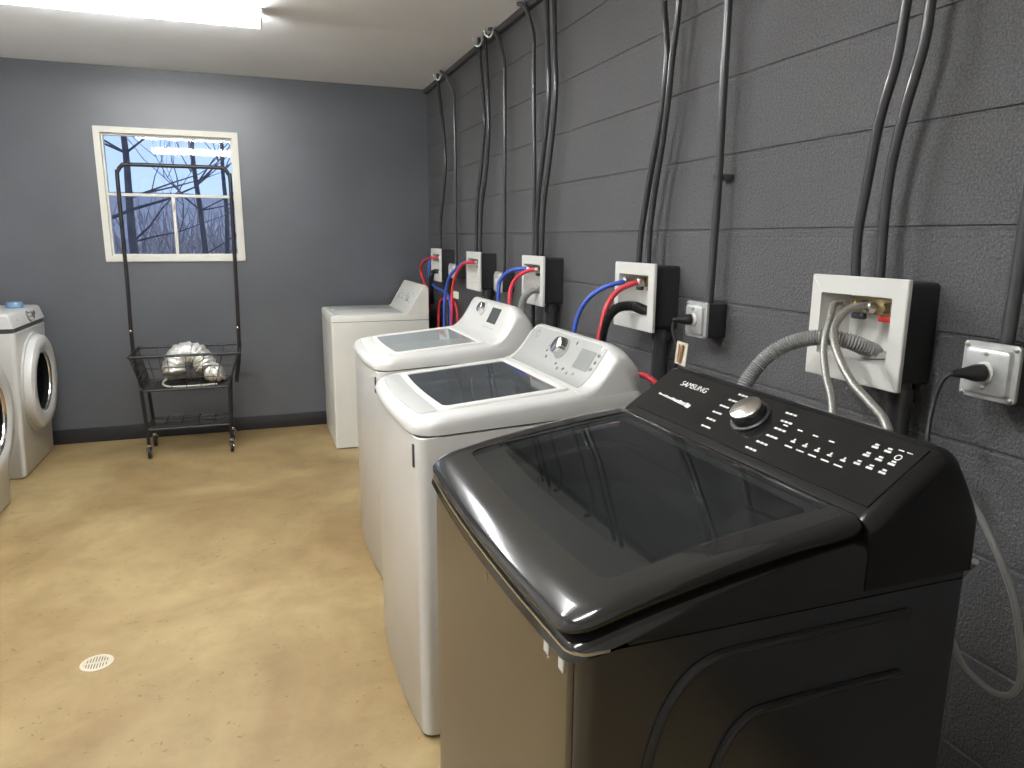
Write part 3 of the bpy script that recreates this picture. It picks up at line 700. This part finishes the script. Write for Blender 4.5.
# ------------------------------------------------------------------ rolling laundry cart under the window
def cart():
    t = thing('laundry_cart', 'dark metal rolling laundry cart with hanging bar and wire basket under the window', 'laundry cart', (-.45, 5.25, 0))
    xl, xr, yf, yb = -.715, -.205, 5.10, 5.41
    for x in (xl, xr):
        for y in (yf, yb):
            bm = B(); tube(bm, [(x, y, .088), (x, y, .20), (x + (-.015 if x == xl else .015), y, .47)], .011, 10); obj('leg', bm, M['cart'], t)
            c = thing_part('caster', t, (x, y, 0))
            bm = B(); lathe(bm, [(.034, -.011), (.039, -.008), (.039, .008), (.034, .011)], (x, y + .012, .0395), (1, 0, 0), 24); obj('wheel', bm, M['rubber'], c)
            bm = B(); lathe(bm, [(.018, -.0125), (.018, .0125)], (x, y + .012, .0395), (1, 0, 0), 16); obj('hub', bm, M['chrome'], c)
            bm = B()
            for s in (-1, 1): tube(bm, [(x + s * .017, y + .012, .0395), (x + s * .017, y + .006, .075), (x, y, .088)], .004, 6)
            lathe(bm, [(.014, .082), (.016, .090), (.013, .098)], (x, y, 0), (0, 0, 1), 16); obj('fork', bm, M['chrome'], c)
    bm = B(); tube(bm, [(xl, yf, .198), (xr, yf, .198)], .009, 8); tube(bm, [(xl, yb, .198), (xr, yb, .198)], .009, 8)
    for x in (xl, xr): tube(bm, [(x, yf, .198), (x, yb, .198)], .009, 8)
    sh = obj('shelf_frame', bm, M['cart'], t)
    bm = B()
    for i in range(1, 7): y = yf + (yb - yf) * i / 7; tube(bm, [(xl, y, .204), (xr, y, .204)], .0022, 6)
    for i in range(1, 5): x = xl + (xr - xl) * i / 5; tube(bm, [(x, yf, .216), (x, yb, .216)], .003, 6)
    obj('shelf_wires', bm, M['cart'], sh)
    lo = (-.715, -.195, 5.075, 5.435, .465); hi = (-.775, -.112, 5.03, 5.475, .695)
    def rim(f):
        a = [lo[i] + (hi[i] - lo[i]) * f for i in range(5)]
        return [(a[0], a[2], a[4]), (a[1], a[2], a[4]), (a[1], a[3], a[4]), (a[0], a[3], a[4])]
    bm = B()
    for f, r_ in ((0, .008), (1, .009)):
        R_ = rim(f)
        for p, q in zip(R_, R_[1:] + R_[:1]): tube(bm, [p, q], r_, 8)
    bs = obj('basket_frame', bm, M['cart'], t)
    bm = B()
    for f in (.2, .4, .6, .8):
        R_ = rim(f)
        for i in (1, 3): tube(bm, [R_[i], R_[(i + 1) % 4]], .003, 6)
    for f in (.33, .66):
        R_ = rim(f)
        for i in (0, 2): tube(bm, [R_[i], R_[(i + 1) % 4]], .0022, 6)
    A, Z = rim(0), rim(1)
    for e, n_ in ((0, 6), (1, 12), (2, 6), (3, 12)):
        for i in range(n_ + 1):
            s = i / n_; p = Vector(A[e]).lerp(Vector(A[(e + 1) % 4]), s); q = Vector(Z[e]).lerp(Vector(Z[(e + 1) % 4]), s); tube(bm, [p, q], .0024, 6)
    for i in range(1, 12):
        y = 5.075 + .36 * i / 12; tube(bm, [(-.715, y, .465), (-.195, y, .465)], .003, 6)
    for i in range(1, 8):
        x = -.715 + .52 * i / 8; tube(bm, [(x, 5.075, .465), (x, 5.435, .465)], .003, 6)
    obj('basket_wires', bm, M['cart'], bs)
    P = [(-.745, 5.25, .46), (-.775, 5.25, .70), (-.768, 5.25, 1.2), (-.765, 5.25, 1.80), (-.757, 5.25, 1.855), (-.735, 5.25, 1.885), (-.70, 5.25, 1.895), (-.42, 5.25, 1.895), (-.165, 5.25, 1.895), (-.13, 5.25, 1.885), (-.108, 5.25, 1.855), (-.10, 5.25, 1.80), (-.108, 5.25, 1.2), (-.118, 5.25, .70), (-.15, 5.25, .46)]
    bm = B(); tube(bm, P, .0125, 12, 3); pole = obj('hanging_bar', bm, M['cart'], t)
    for x in (-.775, -.118):
        bm = B(); lathe(bm, [(.008, 0), (.008, .005), (.004, .007)], (x, 5.2385, .84), (0, -1, 0), 14); obj('lock_pin', bm, M['chrome'], pole)
    return t
def thing_part(name, parent, loc):
    o = bpy.data.objects.new(name, None); COL.objects.link(o); o.parent = parent; o.location = Vector(loc) - wloc(parent); return o
cart()
# foil duct lying in the basket
t = thing('foil_duct', 'crumpled silver foil duct hose curled up in the wire basket of the laundry cart', 'duct hose', (-.40, 5.26, .468))
bm = B(); rnd = random.Random(9)
P = resample(catmull([(-.530, 5.20, .55), (-.530, 5.22, .60), (-.505, 5.25, .655), (-.445, 5.27, .675), (-.385, 5.27, .655), (-.345, 5.25, .60), (-.330, 5.23, .56)], 12), .007)
tube(bm, P, .07, 24, rad=lambda i, p: .073 * (1 + .06 * math.sin(i * 1.6)) + rnd.uniform(-.004, .004))
for v in bm.verts: v.co += Vector((rnd.uniform(-1, 1), rnd.uniform(-1, 1), rnd.uniform(-1, 1))) * .0055
obj('duct_tube', bm, M['foil'], t, angle=80)
bm = B(); P = resample(catmull([(-.325, 5.23, .545), (-.28, 5.21, .535), (-.235, 5.20, .55)], 12), .007)
tube(bm, P, .055, 20, rad=lambda i, p: .056 * (1 + .08 * math.sin(i * 1.6)) + rnd.uniform(-.003, .003)); obj('duct_end', bm, M['foil'], t, angle=80)
bm = B(); tube(bm, [(-.575, 5.14, .53), (-.60, 5.13, .50), (-.57, 5.12, .478), (-.47, 5.115, .474), (-.36, 5.12, .474), (-.27, 5.13, .476)], .0075, 10, 8); obj('bead_wire', bm, M['foil_hose'], t)['label'] = 'thin pale hose end'

# ------------------------------------------------------------------ floor drain
t = thing('floor_drain', 'small round off-white floor drain grate set in the tan floor', 'drain', (-.59, 2.585, 0))
bm = B(); lathe(bm, [(.052, 0), (.052, .003), (.046, .005), (.040, .004), (.040, .0)], (-.59, 2.585, 0), (0, 0, 1), 40, False); obj('rim', bm, M['drain_cover'], t)
bm = B(); lathe(bm, [(.041, .0004), (.001, .0005)], (-.59, 2.585, 0), (0, 0, 1), 32, False); obj('drain_hole', bm, M['seam'], t)
bm = B()
for i in range(-4, 5):
    a = i * .0088; h = math.sqrt(max(.0001, .041 ** 2 - a * a)); box(bm, -.59 + a - .0025, -.59 + a + .0025, 2.585 - h, 2.585 + h, .001, .004)
box(bm, -.63, -.55, 2.582, 2.588, .001, .0042); obj('grate', bm, M['drain_cover'], t)

# ------------------------------------------------------------------ washer supply boxes on the block wall
XP = 1.232                                                     # face of the plates
def supply_box(y0, y1, z0, z1, label, hot_only=False):
    t = thing('washer_supply_box', label, 'supply box', (XP + .04, (y0 + y1) / 2, z0), 'washer supply boxes on the block wall')
    yo0, yo1, zo0, zo1 = y0 + .036, y1 - .032, z0 + .052, z1 - .040
    def rg(ya, yb, za, zb, x, r=.004): return [(x, a, b) for a, b in rr(ya, yb, za, zb, r, r, nc=3, ne=2)]
    bm = B(); loft(bm, [rg(y0, y1, z0, z1, XP + .010), rg(y0, y1, z0, z1, XP + .002), rg(y0 + .002, y1 - .002, z0 + .002, z1 - .002, XP), rg(yo0, yo1, zo0, zo1, XP), rg(yo0, yo1, zo0, zo1, XP + .010), rg(y0, y1, z0, z1, XP + .010)], False, False); pl = obj('face_plate', bm, M['white_plastic'], t)
    bm = B(); loft(bm, [rg(yo0, yo1, zo0, zo1, XP + .009), rg(yo0 + .006, yo1 - .006, zo0 + .006, zo1 - .006, XP + .085)], False, True); obj('recess', bm, M['white_plastic'], t)
    bm = B(); ya, yb = y0 + .018, y1 - .012
    loft(bm, [rg(ya, yb, z0 + .01, z1 - .008, XP + .0105, .012), rg(ya, yb, z0 + .01, z1 - .008, XR - .0, .012)], False, True); obj('housing', bm, M['housing'], t)
    bm = B(); box(bm, XP + .060, XP + .082, yo0 + .02, yo1 - .03, zo1 - .045, zo1 - .006, .003); mf = obj('valve_block', bm, M['brass'], t)
    for i, f in enumerate((.36, .74)):
        y = yo1 - (yo1 - yo0) * f; z = zo1 - .026
        bm = B(); lathe(bm, [(.013, 0), (.013, .018), (.010, .020), (.010, .034)], (XP + .062, y, z), (-1, 0, 0), 14); v = obj('valve', bm, M['brass'], mf)
        bm = B(); box(bm, XP + .036, XP + .050, y - .020, y + .016, z - .030, z - .016, .004); obj('valve_handle', bm, M['valve_red'] if i else M['valve_dark'], mf)['label'] = 'red valve handle' if i else 'dark valve handle'
    bm = B(); lathe(bm, [(.030, 0), (.030, .012), (.022, .014), (.022, .001)], ((XP + .045), yo0 + (yo1 - yo0) * .38, zo0 + .006), (0, 0, 1), 24, False); obj('drain_socket', bm, M['white_plastic'], t)
    yp = y0 + .055
    bm = B(); tube(bm, [(XR - .040, yp, z0 + .012), (XR - .040, yp, .06)], .028, 14); lathe(bm, [(.034, 0), (.034, .03)], (XR - .040, yp, z0 - .03), (0, 0, 1), 18); obj('drain_pipe', bm, M['pipe_black'], t)
    return t
supply_box(1.085, 1.350, 1.142, 1.374, 'white washer supply box above the black washer with grey corrugated hose')
supply_box(2.058, 2.330, 1.145, 1.372, 'white washer supply box behind the grey-panelled washer, second nearest')
supply_box(3.016, 3.290, 1.146, 1.373, 'white washer supply box behind the washer with dark display, middle of the five')
supply_box(3.980, 4.255, 1.148, 1.373, 'white washer supply box in the gap between the washers, second from the far corner')
supply_box(4.900, 5.178, 1.150, 1.379, 'white washer supply box nearest the far corner, above the boxy washer')

# ------------------------------------------------------------------ supply pipes and conduits down the wall
def pipe(pts, r, label, name='water_pipe', cat='pipe', group='black water pipes running down the block wall', m='pipe_black'):
    bm = B(); tube(bm, pts, r, 12, 6); return tag(obj(name, bm, M[m]), label, cat, group)
p5a = [(1.285, 1.19, 2.56), (1.28, 1.19, 2.30), (1.275, 1.192, 2.08), (1.275, 1.206, 1.926), (1.275, 1.215, 1.815), (1.275, 1.243, 1.702), (1.275, 1.261, 1.559), (1.275, 1.271, 1.463), (1.275, 1.266, 1.362)]
p5b = [(1.285, 1.13, 2.56), (1.28, 1.13, 2.30), (1.275, 1.138, 2.06), (1.275, 1.148, 1.910), (1.275, 1.153, 1.829), (1.275, 1.181, 1.712), (1.275, 1.200, 1.606), (1.275, 1.204, 1.504), (1.275, 1.199, 1.362)]
p4a = [(1.285, 2.16, 2.56), (1.285, 2.175, 2.36), (1.285, 2.163, 2.196), (1.285, 2.143, 2.103), (1.285, 2.129, 2.010), (1.285, 2.145, 1.862), (1.285, 2.178, 1.742), (1.285, 2.213, 1.615), (1.285, 2.247, 1.465), (1.285, 2.255, 1.36)]
p4b = [(1.285, 2.06, 2.56), (1.285, 2.065, 2.36), (1.285, 2.075, 2.171), (1.285, 2.084, 2.088), (1.285, 2.099, 2.004), (1.285, 2.111, 1.887), (1.285, 2.135, 1.753), (1.285, 2.167, 1.612), (1.285, 2.188, 1.482), (1.285, 2.193, 1.36)]
p3a = [(1.285, 3.15, 2.56), (1.285, 3.146, 2.472), (1.285, 3.126, 2.264), (1.285, 3.110, 2.158), (1.285, 3.115, 2.013), (1.285, 3.156, 1.846), (1.285, 3.210, 1.673), (1.285, 3.230, 1.514), (1.285, 3.232, 1.362)]
p3b = [(1.285, 3.07, 2.56), (1.285, 3.067, 2.450), (1.285, 3.046, 2.246), (1.285, 3.029, 2.102), (1.285, 3.045, 1.960), (1.285, 3.094, 1.775), (1.285, 3.146, 1.603), (1.285, 3.168, 1.362)]
p2a = [(1.285, 4.155, 2.56), (1.285, 4.114, 2.381), (1.285, 4.060, 2.159), (1.285, 4.060, 2.052), (1.285, 4.119, 1.839), (1.285, 4.190, 1.674), (1.285, 4.215, 1.500), (1.285, 4.218, 1.362)]
p2b = [(1.285, 4.045, 2.56), (1.285, 3.986, 2.252), (1.285, 3.977, 1.988), (1.285, 4.040, 1.778), (1.285, 4.105, 1.642), (1.285, 4.130, 1.499), (1.285, 4.135, 1.362)]
p1a = [(1.285, 5.12, 2.56), (1.285, 5.059, 2.379), (1.285, 4.962, 2.138), (1.285, 4.931, 1.939), (1.285, 4.996, 1.744), (1.285, 5.085, 1.577), (1.285, 5.11, 1.366)]
pipe(p5a, .0105, 'black water pipe into the supply box above the black washer, left of its pair')
pipe(p5b, .0105, 'black water pipe into the supply box above the black washer, right of its pair')
pipe(p4a, .0105, 'black water pipe into the second nearest supply box, left of its pair at the box')
pipe(p4b, .0105, 'black water pipe into the second nearest supply box, right of its pair at the box')
pipe(p3a, .0105, 'black water pipe into the middle supply box, left of its curving pair')
pipe(p3b, .0105, 'black water pipe into the middle supply box, right of its curving pair')
pipe(p2a, .0105, 'black water pipe into the second supply box from the far corner, left of its pair')
pipe(p2b, .0105, 'black water pipe into the second supply box from the far corner, right of its pair')
pipe(p1a, .0105, 'black water pipe into the supply box nearest the far corner')
def conduit(pts, r, label, straps=()):
    bm = B(); tube(bm, pts, r, 12, 5); t = tag(obj('conduit', bm, M['conduit']), label, 'conduit', 'electric conduits on the block wall')
    for y, z in straps:
        bm = B(); lathe(bm, [(r + .003, -.008), (r + .004, 0), (r + .003, .008)], (1.300, y, z), (0, 0, 1), 14, False); box(bm, 1.312, XR, y - .022, y + .022, z - .008, z + .008, .001); obj('strap', bm, M['conduit'], t)
    return t
XC = 1.300
conduit([(XC, 1.842, 2.555), (XC, 1.842, 2.107), (XC, 1.841, 1.859), (XC, 1.838, 1.599), (XC, 1.842, 1.40), (XC, 1.845, 1.255)], .0125, 'thick dark conduit running down to the outlet beside the tagged cord', ((1.841, 1.63),))
conduit([(XC, .925, 2.555), (XC, .922, 2.0), (XC, .918, 1.47), (XC, .920, 1.255)], .0125, 'dark conduit above the nearest outlet at the right edge')
conduit([(XC - .02, 3.50, 2.555), (XC, 3.455, 2.53), (XC, 3.360, 2.41), (XC, 3.340, 2.36), (XC, 3.337, 2.30), (XC, 3.330, 2.09), (XC, 3.312, 1.726), (XC, 3.306, 1.0)], .0105, 'dark conduit with angled top, passing beside the middle supply box')
conduit([(XC - .02, 3.95, 2.555), (XC, 3.905, 2.53), (XC, 3.775, 2.385), (XC, 3.755, 2.335), (XC, 3.752, 2.28), (XC, 3.745, 1.908), (XC, 3.745, 1.652), (XC, 3.745, 1.25)], .0105, 'dark conduit with angled top, down to the outlet left of the middle box')
conduit([(XC - .02, 5.01, 2.555), (XC, 4.935, 2.505), (XC, 4.775, 2.40), (XC, 4.750, 2.355), (XC, 4.745, 2.30), (XC, 4.735, 2.015), (XC, 4.735, 1.27)], .0105, 'dark conduit with angled top nearest the far corner')
for y, lab in ((5.05, 'small wire hook at the ceiling nearest the far corner'), (4.12, 'small wire hook at the ceiling above the second box from the corner'), (3.92, 'pale wire hook at the ceiling beside an angled conduit top')):
    bm = B(); tube(bm, [(1.30, y, 2.56), (1.285, y - .01, 2.525), (1.27, y, 2.505), (1.25, y + .01, 2.52), (1.245, y + .012, 2.545)], .005, 8, 6); tag(obj('wire_hook', bm, M['galv']), lab, 'hook', 'wire hooks along the ceiling edge')

# ------------------------------------------------------------------ electrical outlets
def outlet(y0, y1, z0, z1, label, plug=False):
    t = thing('wall_outlet', label, 'outlet', (XR - .04, (y0 + y1) / 2, z0), 'metal outlet boxes on the block wall')
    bm = B(); box(bm, 1.272, XR, y0 + .004, y1 - .004, z0 + .004, z1 - .004, .004); obj('outlet_box', bm, M['housing'], t)
    def rg(i, x): return [(x, a, b) for a, b in rr(y0 + i, y1 - i, z0 + i, z1 - i, .008, .008, nc=4, ne=2)]
    bm = B(); loft(bm, [rg(0, 1.273), rg(0, 1.266), rg(.002, 1.264), rg(.009, 1.264), rg(.012, 1.256), rg(.016, 1.254)]); cv = obj('cover_plate', bm, M['galv'], t)
    yc, zc = (y0 + y1) / 2, (z0 + z1) / 2
    for a, b in ((y0 + .007, z1 - .007), (y1 - .007, z1 - .007), (y0 + .007, z0 + .007), (y1 - .007, z0 + .007)):
        bm = B(); lathe(bm, [(.0045, 0), (.0045, .002), (.001, .003)], (1.264, a, b), (-1, 0, 0), 10); obj('screw', bm, M['satin_metal'], cv)
    bm = B(); lathe(bm, [(.019, 0), (.019, .003), (.016, .004), (.001, .004)], (1.254, yc, zc), (-1, 0, 0), 28); rc = obj('receptacle', bm, M['white_plastic'], cv)
    for dz_ in (.034, -.030):
        bm = B(); lathe(bm, [(.004, 0), (.004, .0015), (.001, .002)], (1.254, yc, zc + dz_), (-1, 0, 0), 10); obj('cover_screw', bm, M['satin_metal'], cv)
    return t
outlet(.868, .976, 1.162, 1.268, 'galvanised outlet box at the right edge with black plug, nearest of the outlets')
outlet(1.805, 1.912, 1.157, 1.266, 'galvanised outlet box beside the cream tag, second nearest of the outlets')
outlet(3.690, 3.805, 1.160, 1.272, 'galvanised outlet box partly behind blue hoses, left of the middle supply box')
outlet(4.640, 4.785, 1.185, 1.283, 'small galvanised outlet box farthest away, beside the corner supply box')
def cord(pts, label, plug_at=None, r=.0045, m='black_plastic', name='power_cord', group='power cords'):
    t = thing(name, label, 'cord', pts[-1], group)
    bm = B(); tube(bm, pts, r, 8, 8); obj('cable', bm, M[m], t)
    if plug_at:
        y, z = plug_at
        bm = B(); lathe(bm, [(.0165, 0), (.0165, .012), (.014, .022), (.010, .034), (.008, .048), (.006, .056)], (1.250, y, z), (-.93, .36, -.03), 18); obj('plug', bm, M['black_plastic'], t)
    return t
cord([(1.205, .938, 1.212), (1.195, .948, 1.207), (1.188, .956, 1.185), (1.180, .957, 1.151), (1.170, .952, 1.115), (1.160, .943, 1.079), (1.15, .93, 1.017), (1.14, .92, .90), (1.12, .90, .60)], 'black power cord plugged into the nearest outlet by the black washer', (.922, 1.214))
cord([(1.205, 1.877, 1.206), (1.20, 1.882, 1.196), (1.198, 1.876, 1.170), (1.20, 1.852, 1.135), (1.20, 1.845, 1.10), (1.198, 1.858, 1.053), (1.195, 1.869, .97), (1.19, 1.87, .70)], 'black power cord with tag plugged into the second nearest outlet', (1.862, 1.212))
bm = B(); tube(bm, [(1.14, .86, 1.06), (1.165, .855, 1.01), (1.18, .834, .970), (1.19, .800, .909), (1.20, .773, .845), (1.21, .759, .775), (1.215, .751, .712), (1.210, .758, .672), (1.20, .780, .661), (1.19, .812, .673), (1.18, .837, .696), (1.17, .862, .755), (1.16, .855, .820), (1.15, .831, .876), (1.13, .80, .915)], .006, 8, 8)
tag(obj('power_cord', bm, M['cord_grey']), 'grey flat cord hanging in a loop behind the black washer', 'cord', 'power cords')
# tag on the cord
t = thing('cord_tag', 'cream paper tag with brown stripes hanging on the cord below the second outlet', 'tag', (1.185, 1.81, 1.08))
def sheet(bm, y0, y1, z0, z1, x0, x1, sl=.02):
    box(bm, x0, x1, y0, y1, z0, z1)
    for v in bm.verts: v.co.y += (z1 - v.co.z) * .18; v.co.x += (v.co.y - y0) * .12
bm = B(); sheet(bm, 1.772, 1.842, 1.082, 1.152, 1.1840, 1.1852); obj('tag_paper', bm, M['paper_tag'], t, smooth=False)
bm = B(); sheet(bm, 1.790, 1.803, 1.090, 1.145, 1.1832, 1.1842); sheet(bm, 1.812, 1.820, 1.090, 1.145, 1.1832, 1.1842); obj('tag_stripes', bm, M['tag_brown'], t, smooth=False)
t = thing('hose_tag', 'small pale tag tied to the red hose between the far washers', 'tag', (1.165, 4.25, 1.09))
bm = B(); box(bm, 1.163, 1.1645, 4.19, 4.31, 1.088, 1.132); obj('tag_paper', bm, M['paper_tag'], t, smooth=False)
bm = B(); tube(bm, [(1.163, 4.30, 1.128), (1.160, 4.33, 1.135), (1.168, 4.36, 1.135)], .0018, 6, 4); obj('tie', bm, M['rubber'], t)

# ------------------------------------------------------------------ hoses
def hose(name, pts, r, m, label, cat='hose', group=None, ends=True):
    t = thing(name, label, cat, pts[0], group)
    bm = B(); tube(bm, pts, r, 12, 8); obj('hose_tube', bm, M[m], t)
    if ends:
        a, b = Vector(pts[0]), Vector(pts[1]); d = (b - a).normalized()
        bm = B(); lathe(bm, [(r * 1.25, 0), (r * 1.55, .003), (r * 1.55, .018), (r * 1.15, .022)], a, d, 12); obj('coupling', bm, M['satin_metal'], t)
    return t
hose('supply_hose', [(1.262, 1.262, 1.308), (1.225, 1.266, 1.312), (1.200, 1.250, 1.289), (1.160, 1.220, 1.227), (1.130, 1.175, 1.171), (1.100, 1.121, 1.126), (1.06, 1.070, 1.061), (1.03, 1.04, .98)], .0075, 'braid', 'braided steel hose on the left valve above the black washer', group='water supply hoses')
hose('supply_hose', [(1.262, 1.193, 1.308), (1.230, 1.200, 1.312), (1.200, 1.211, 1.299), (1.160, 1.196, 1.263), (1.130, 1.147, 1.218), (1.110, 1.084, 1.174), (1.090, 1.011, 1.145), (1.070, .959, 1.125), (1.04, .911, 1.08), (1.02, .90, 1.0)], .0085, 'braid', 'braided steel hose on the right valve above the black washer', group='water supply hoses')
def drain(pts, r, m, label):
    t = thing('drain_hose', label, 'hose', pts[0], 'washer drain hoses')
    bm = B(); corrugated(bm, pts, r); obj('hose_tube', bm, M[m], t); return t
drain([(1.285, 1.20, 1.20), (1.268, 1.187, 1.212), (1.245, 1.188, 1.222), (1.21, 1.205, 1.236), (1.18, 1.237, 1.241), (1.150, 1.283, 1.230), (1.120, 1.322, 1.203), (1.090, 1.347, 1.160), (1.055, 1.352, 1.10), (1.04, 1.352, 1.00)], .0165, 'hose_grey', 'grey corrugated drain hose arching out of the box above the black washer')
hose('supply_hose', [(1.262, 2.285, 1.308), (1.230, 2.280, 1.300), (1.180, 2.303, 1.283), (1.140, 2.350, 1.241), (1.110, 2.375, 1.174), (1.095, 2.380, 1.085), (1.09, 2.38, .95)], .0085, 'hose_blue', 'blue hose from the second nearest supply box down behind the grey-panelled washer', group='water supply hoses')
hose('supply_hose', [(1.262, 2.175, 1.308), (1.230, 2.185, 1.303), (1.180, 2.208, 1.275), (1.140, 2.206, 1.225), (1.120, 2.200, 1.161), (1.105, 2.190, 1.093), (1.095, 2.134, .999), (1.115, 2.041, .975), (1.150, 1.990, 1.022), (1.165, 1.930, 1.015), (1.17, 1.864, .975), (1.17, 1.80, .90)], .0095, 'hose_red', 'red hose from the second nearest supply box, reappearing behind the grey-panelled washer', group='water supply hoses')
drain([(1.285, 2.165, 1.195), (1.265, 2.155, 1.208), (1.24, 2.152, 1.218), (1.21, 2.157, 1.228), (1.170, 2.182, 1.220), (1.140, 2.196, 1.185), (1.120, 2.198, 1.120), (1.11, 2.189, 1.02)], .0165, 'hose_black', 'black drain hose arching out of the second nearest supply box')
hose('supply_hose', [(1.262, 3.245, 1.308), (1.225, 3.27, 1.308), (1.190, 3.350, 1.293), (1.160, 3.405, 1.242), (1.150, 3.400, 1.174), (1.145, 3.395, 1.090), (1.14, 3.397, .95)], .0095, 'hose_blue', 'blue hose from the middle supply box down behind the washer with dark display', group='water supply hoses')
hose('supply_hose', [(1.262, 3.13, 1.308), (1.225, 3.175, 1.305), (1.190, 3.235, 1.270), (1.165, 3.256, 1.218), (1.150, 3.235, 1.149), (1.145, 3.22, 1.045), (1.14, 3.21, .92)], .0095, 'hose_red', 'red hose from the middle supply box down behind the washer with dark display', group='water supply hoses')
drain([(1.285, 3.12, 1.195), (1.26, 3.10, 1.212), (1.23, 3.085, 1.220), (1.200, 3.088, 1.212), (1.172, 3.098, 1.180), (1.155, 3.090, 1.120), (1.15, 3.086, 1.00)], .0165, 'hose_grey', 'grey drain hose arching out of the middle supply box')
hose('supply_hose', [(1.262, 4.21, 1.310), (1.225, 4.30, 1.300), (1.200, 4.410, 1.250), (1.180, 4.474, 1.201), (1.165, 4.516, 1.097), (1.16, 4.522, .993), (1.16, 4.535, .80), (1.17, 4.55, .45)], .0095, 'hose_blue', 'blue hose hanging in the gap in front of the boxy washer', group='water supply hoses')
hose('supply_hose', [(1.262, 4.10, 1.310), (1.225, 4.17, 1.308), (1.200, 4.238, 1.291), (1.180, 4.325, 1.215), (1.170, 4.362, 1.120), (1.165, 4.35, 1.009), (1.165, 4.36, .85), (1.17, 4.37, .45)], .0095, 'hose_red', 'red hose hanging in the gap in front of the boxy washer', group='water supply hoses')
hose('supply_hose', [(1.262, 5.02, 1.312), (1.228, 5.11, 1.312), (1.22, 5.25, 1.299), (1.21, 5.385, 1.258), (1.215, 5.44, 1.195), (1.222, 5.37, 1.125), (1.225, 5.25, 1.05), (1.225, 5.2, .92)], .0095, 'hose_red', 'red hose arching from the corner supply box down behind the boxy washer', group='water supply hoses')
hose('supply_hose', [(1.262, 5.13, 1.312), (1.225, 5.19, 1.272), (1.222, 5.198, 1.22), (1.222, 5.19, 1.165), (1.222, 5.057, 1.112), (1.22, 4.80, 1.096), (1.215, 4.62, 1.07), (1.21, 4.56, .98), (1.21, 4.56, .60)], .009, 'hose_blue', 'blue hose drooping sideways from the corner supply box', group='water supply hoses')
hose('supply_hose', [(1.235, 4.48, .70), (1.235, 4.47, .95), (1.232, 4.53, 1.035), (1.230, 4.632, 1.052), (1.228, 4.754, 1.048), (1.228, 4.89, 1.022), (1.228, 4.95, .95), (1.228, 4.96, .80)], .009, 'hose_red', 'red hose looping low beside the boxy washer', group='water supply hoses', ends=False)
drain([(1.285, 5.10, 1.20), (1.26, 5.085, 1.212), (1.235, 5.074, 1.215), (1.215, 5.078, 1.205), (1.212, 5.10, 1.165), (1.215, 5.11, 1.09), (1.22, 5.11, .98)], .0165, 'hose_black', 'black drain hose in the supply box nearest the far corner')
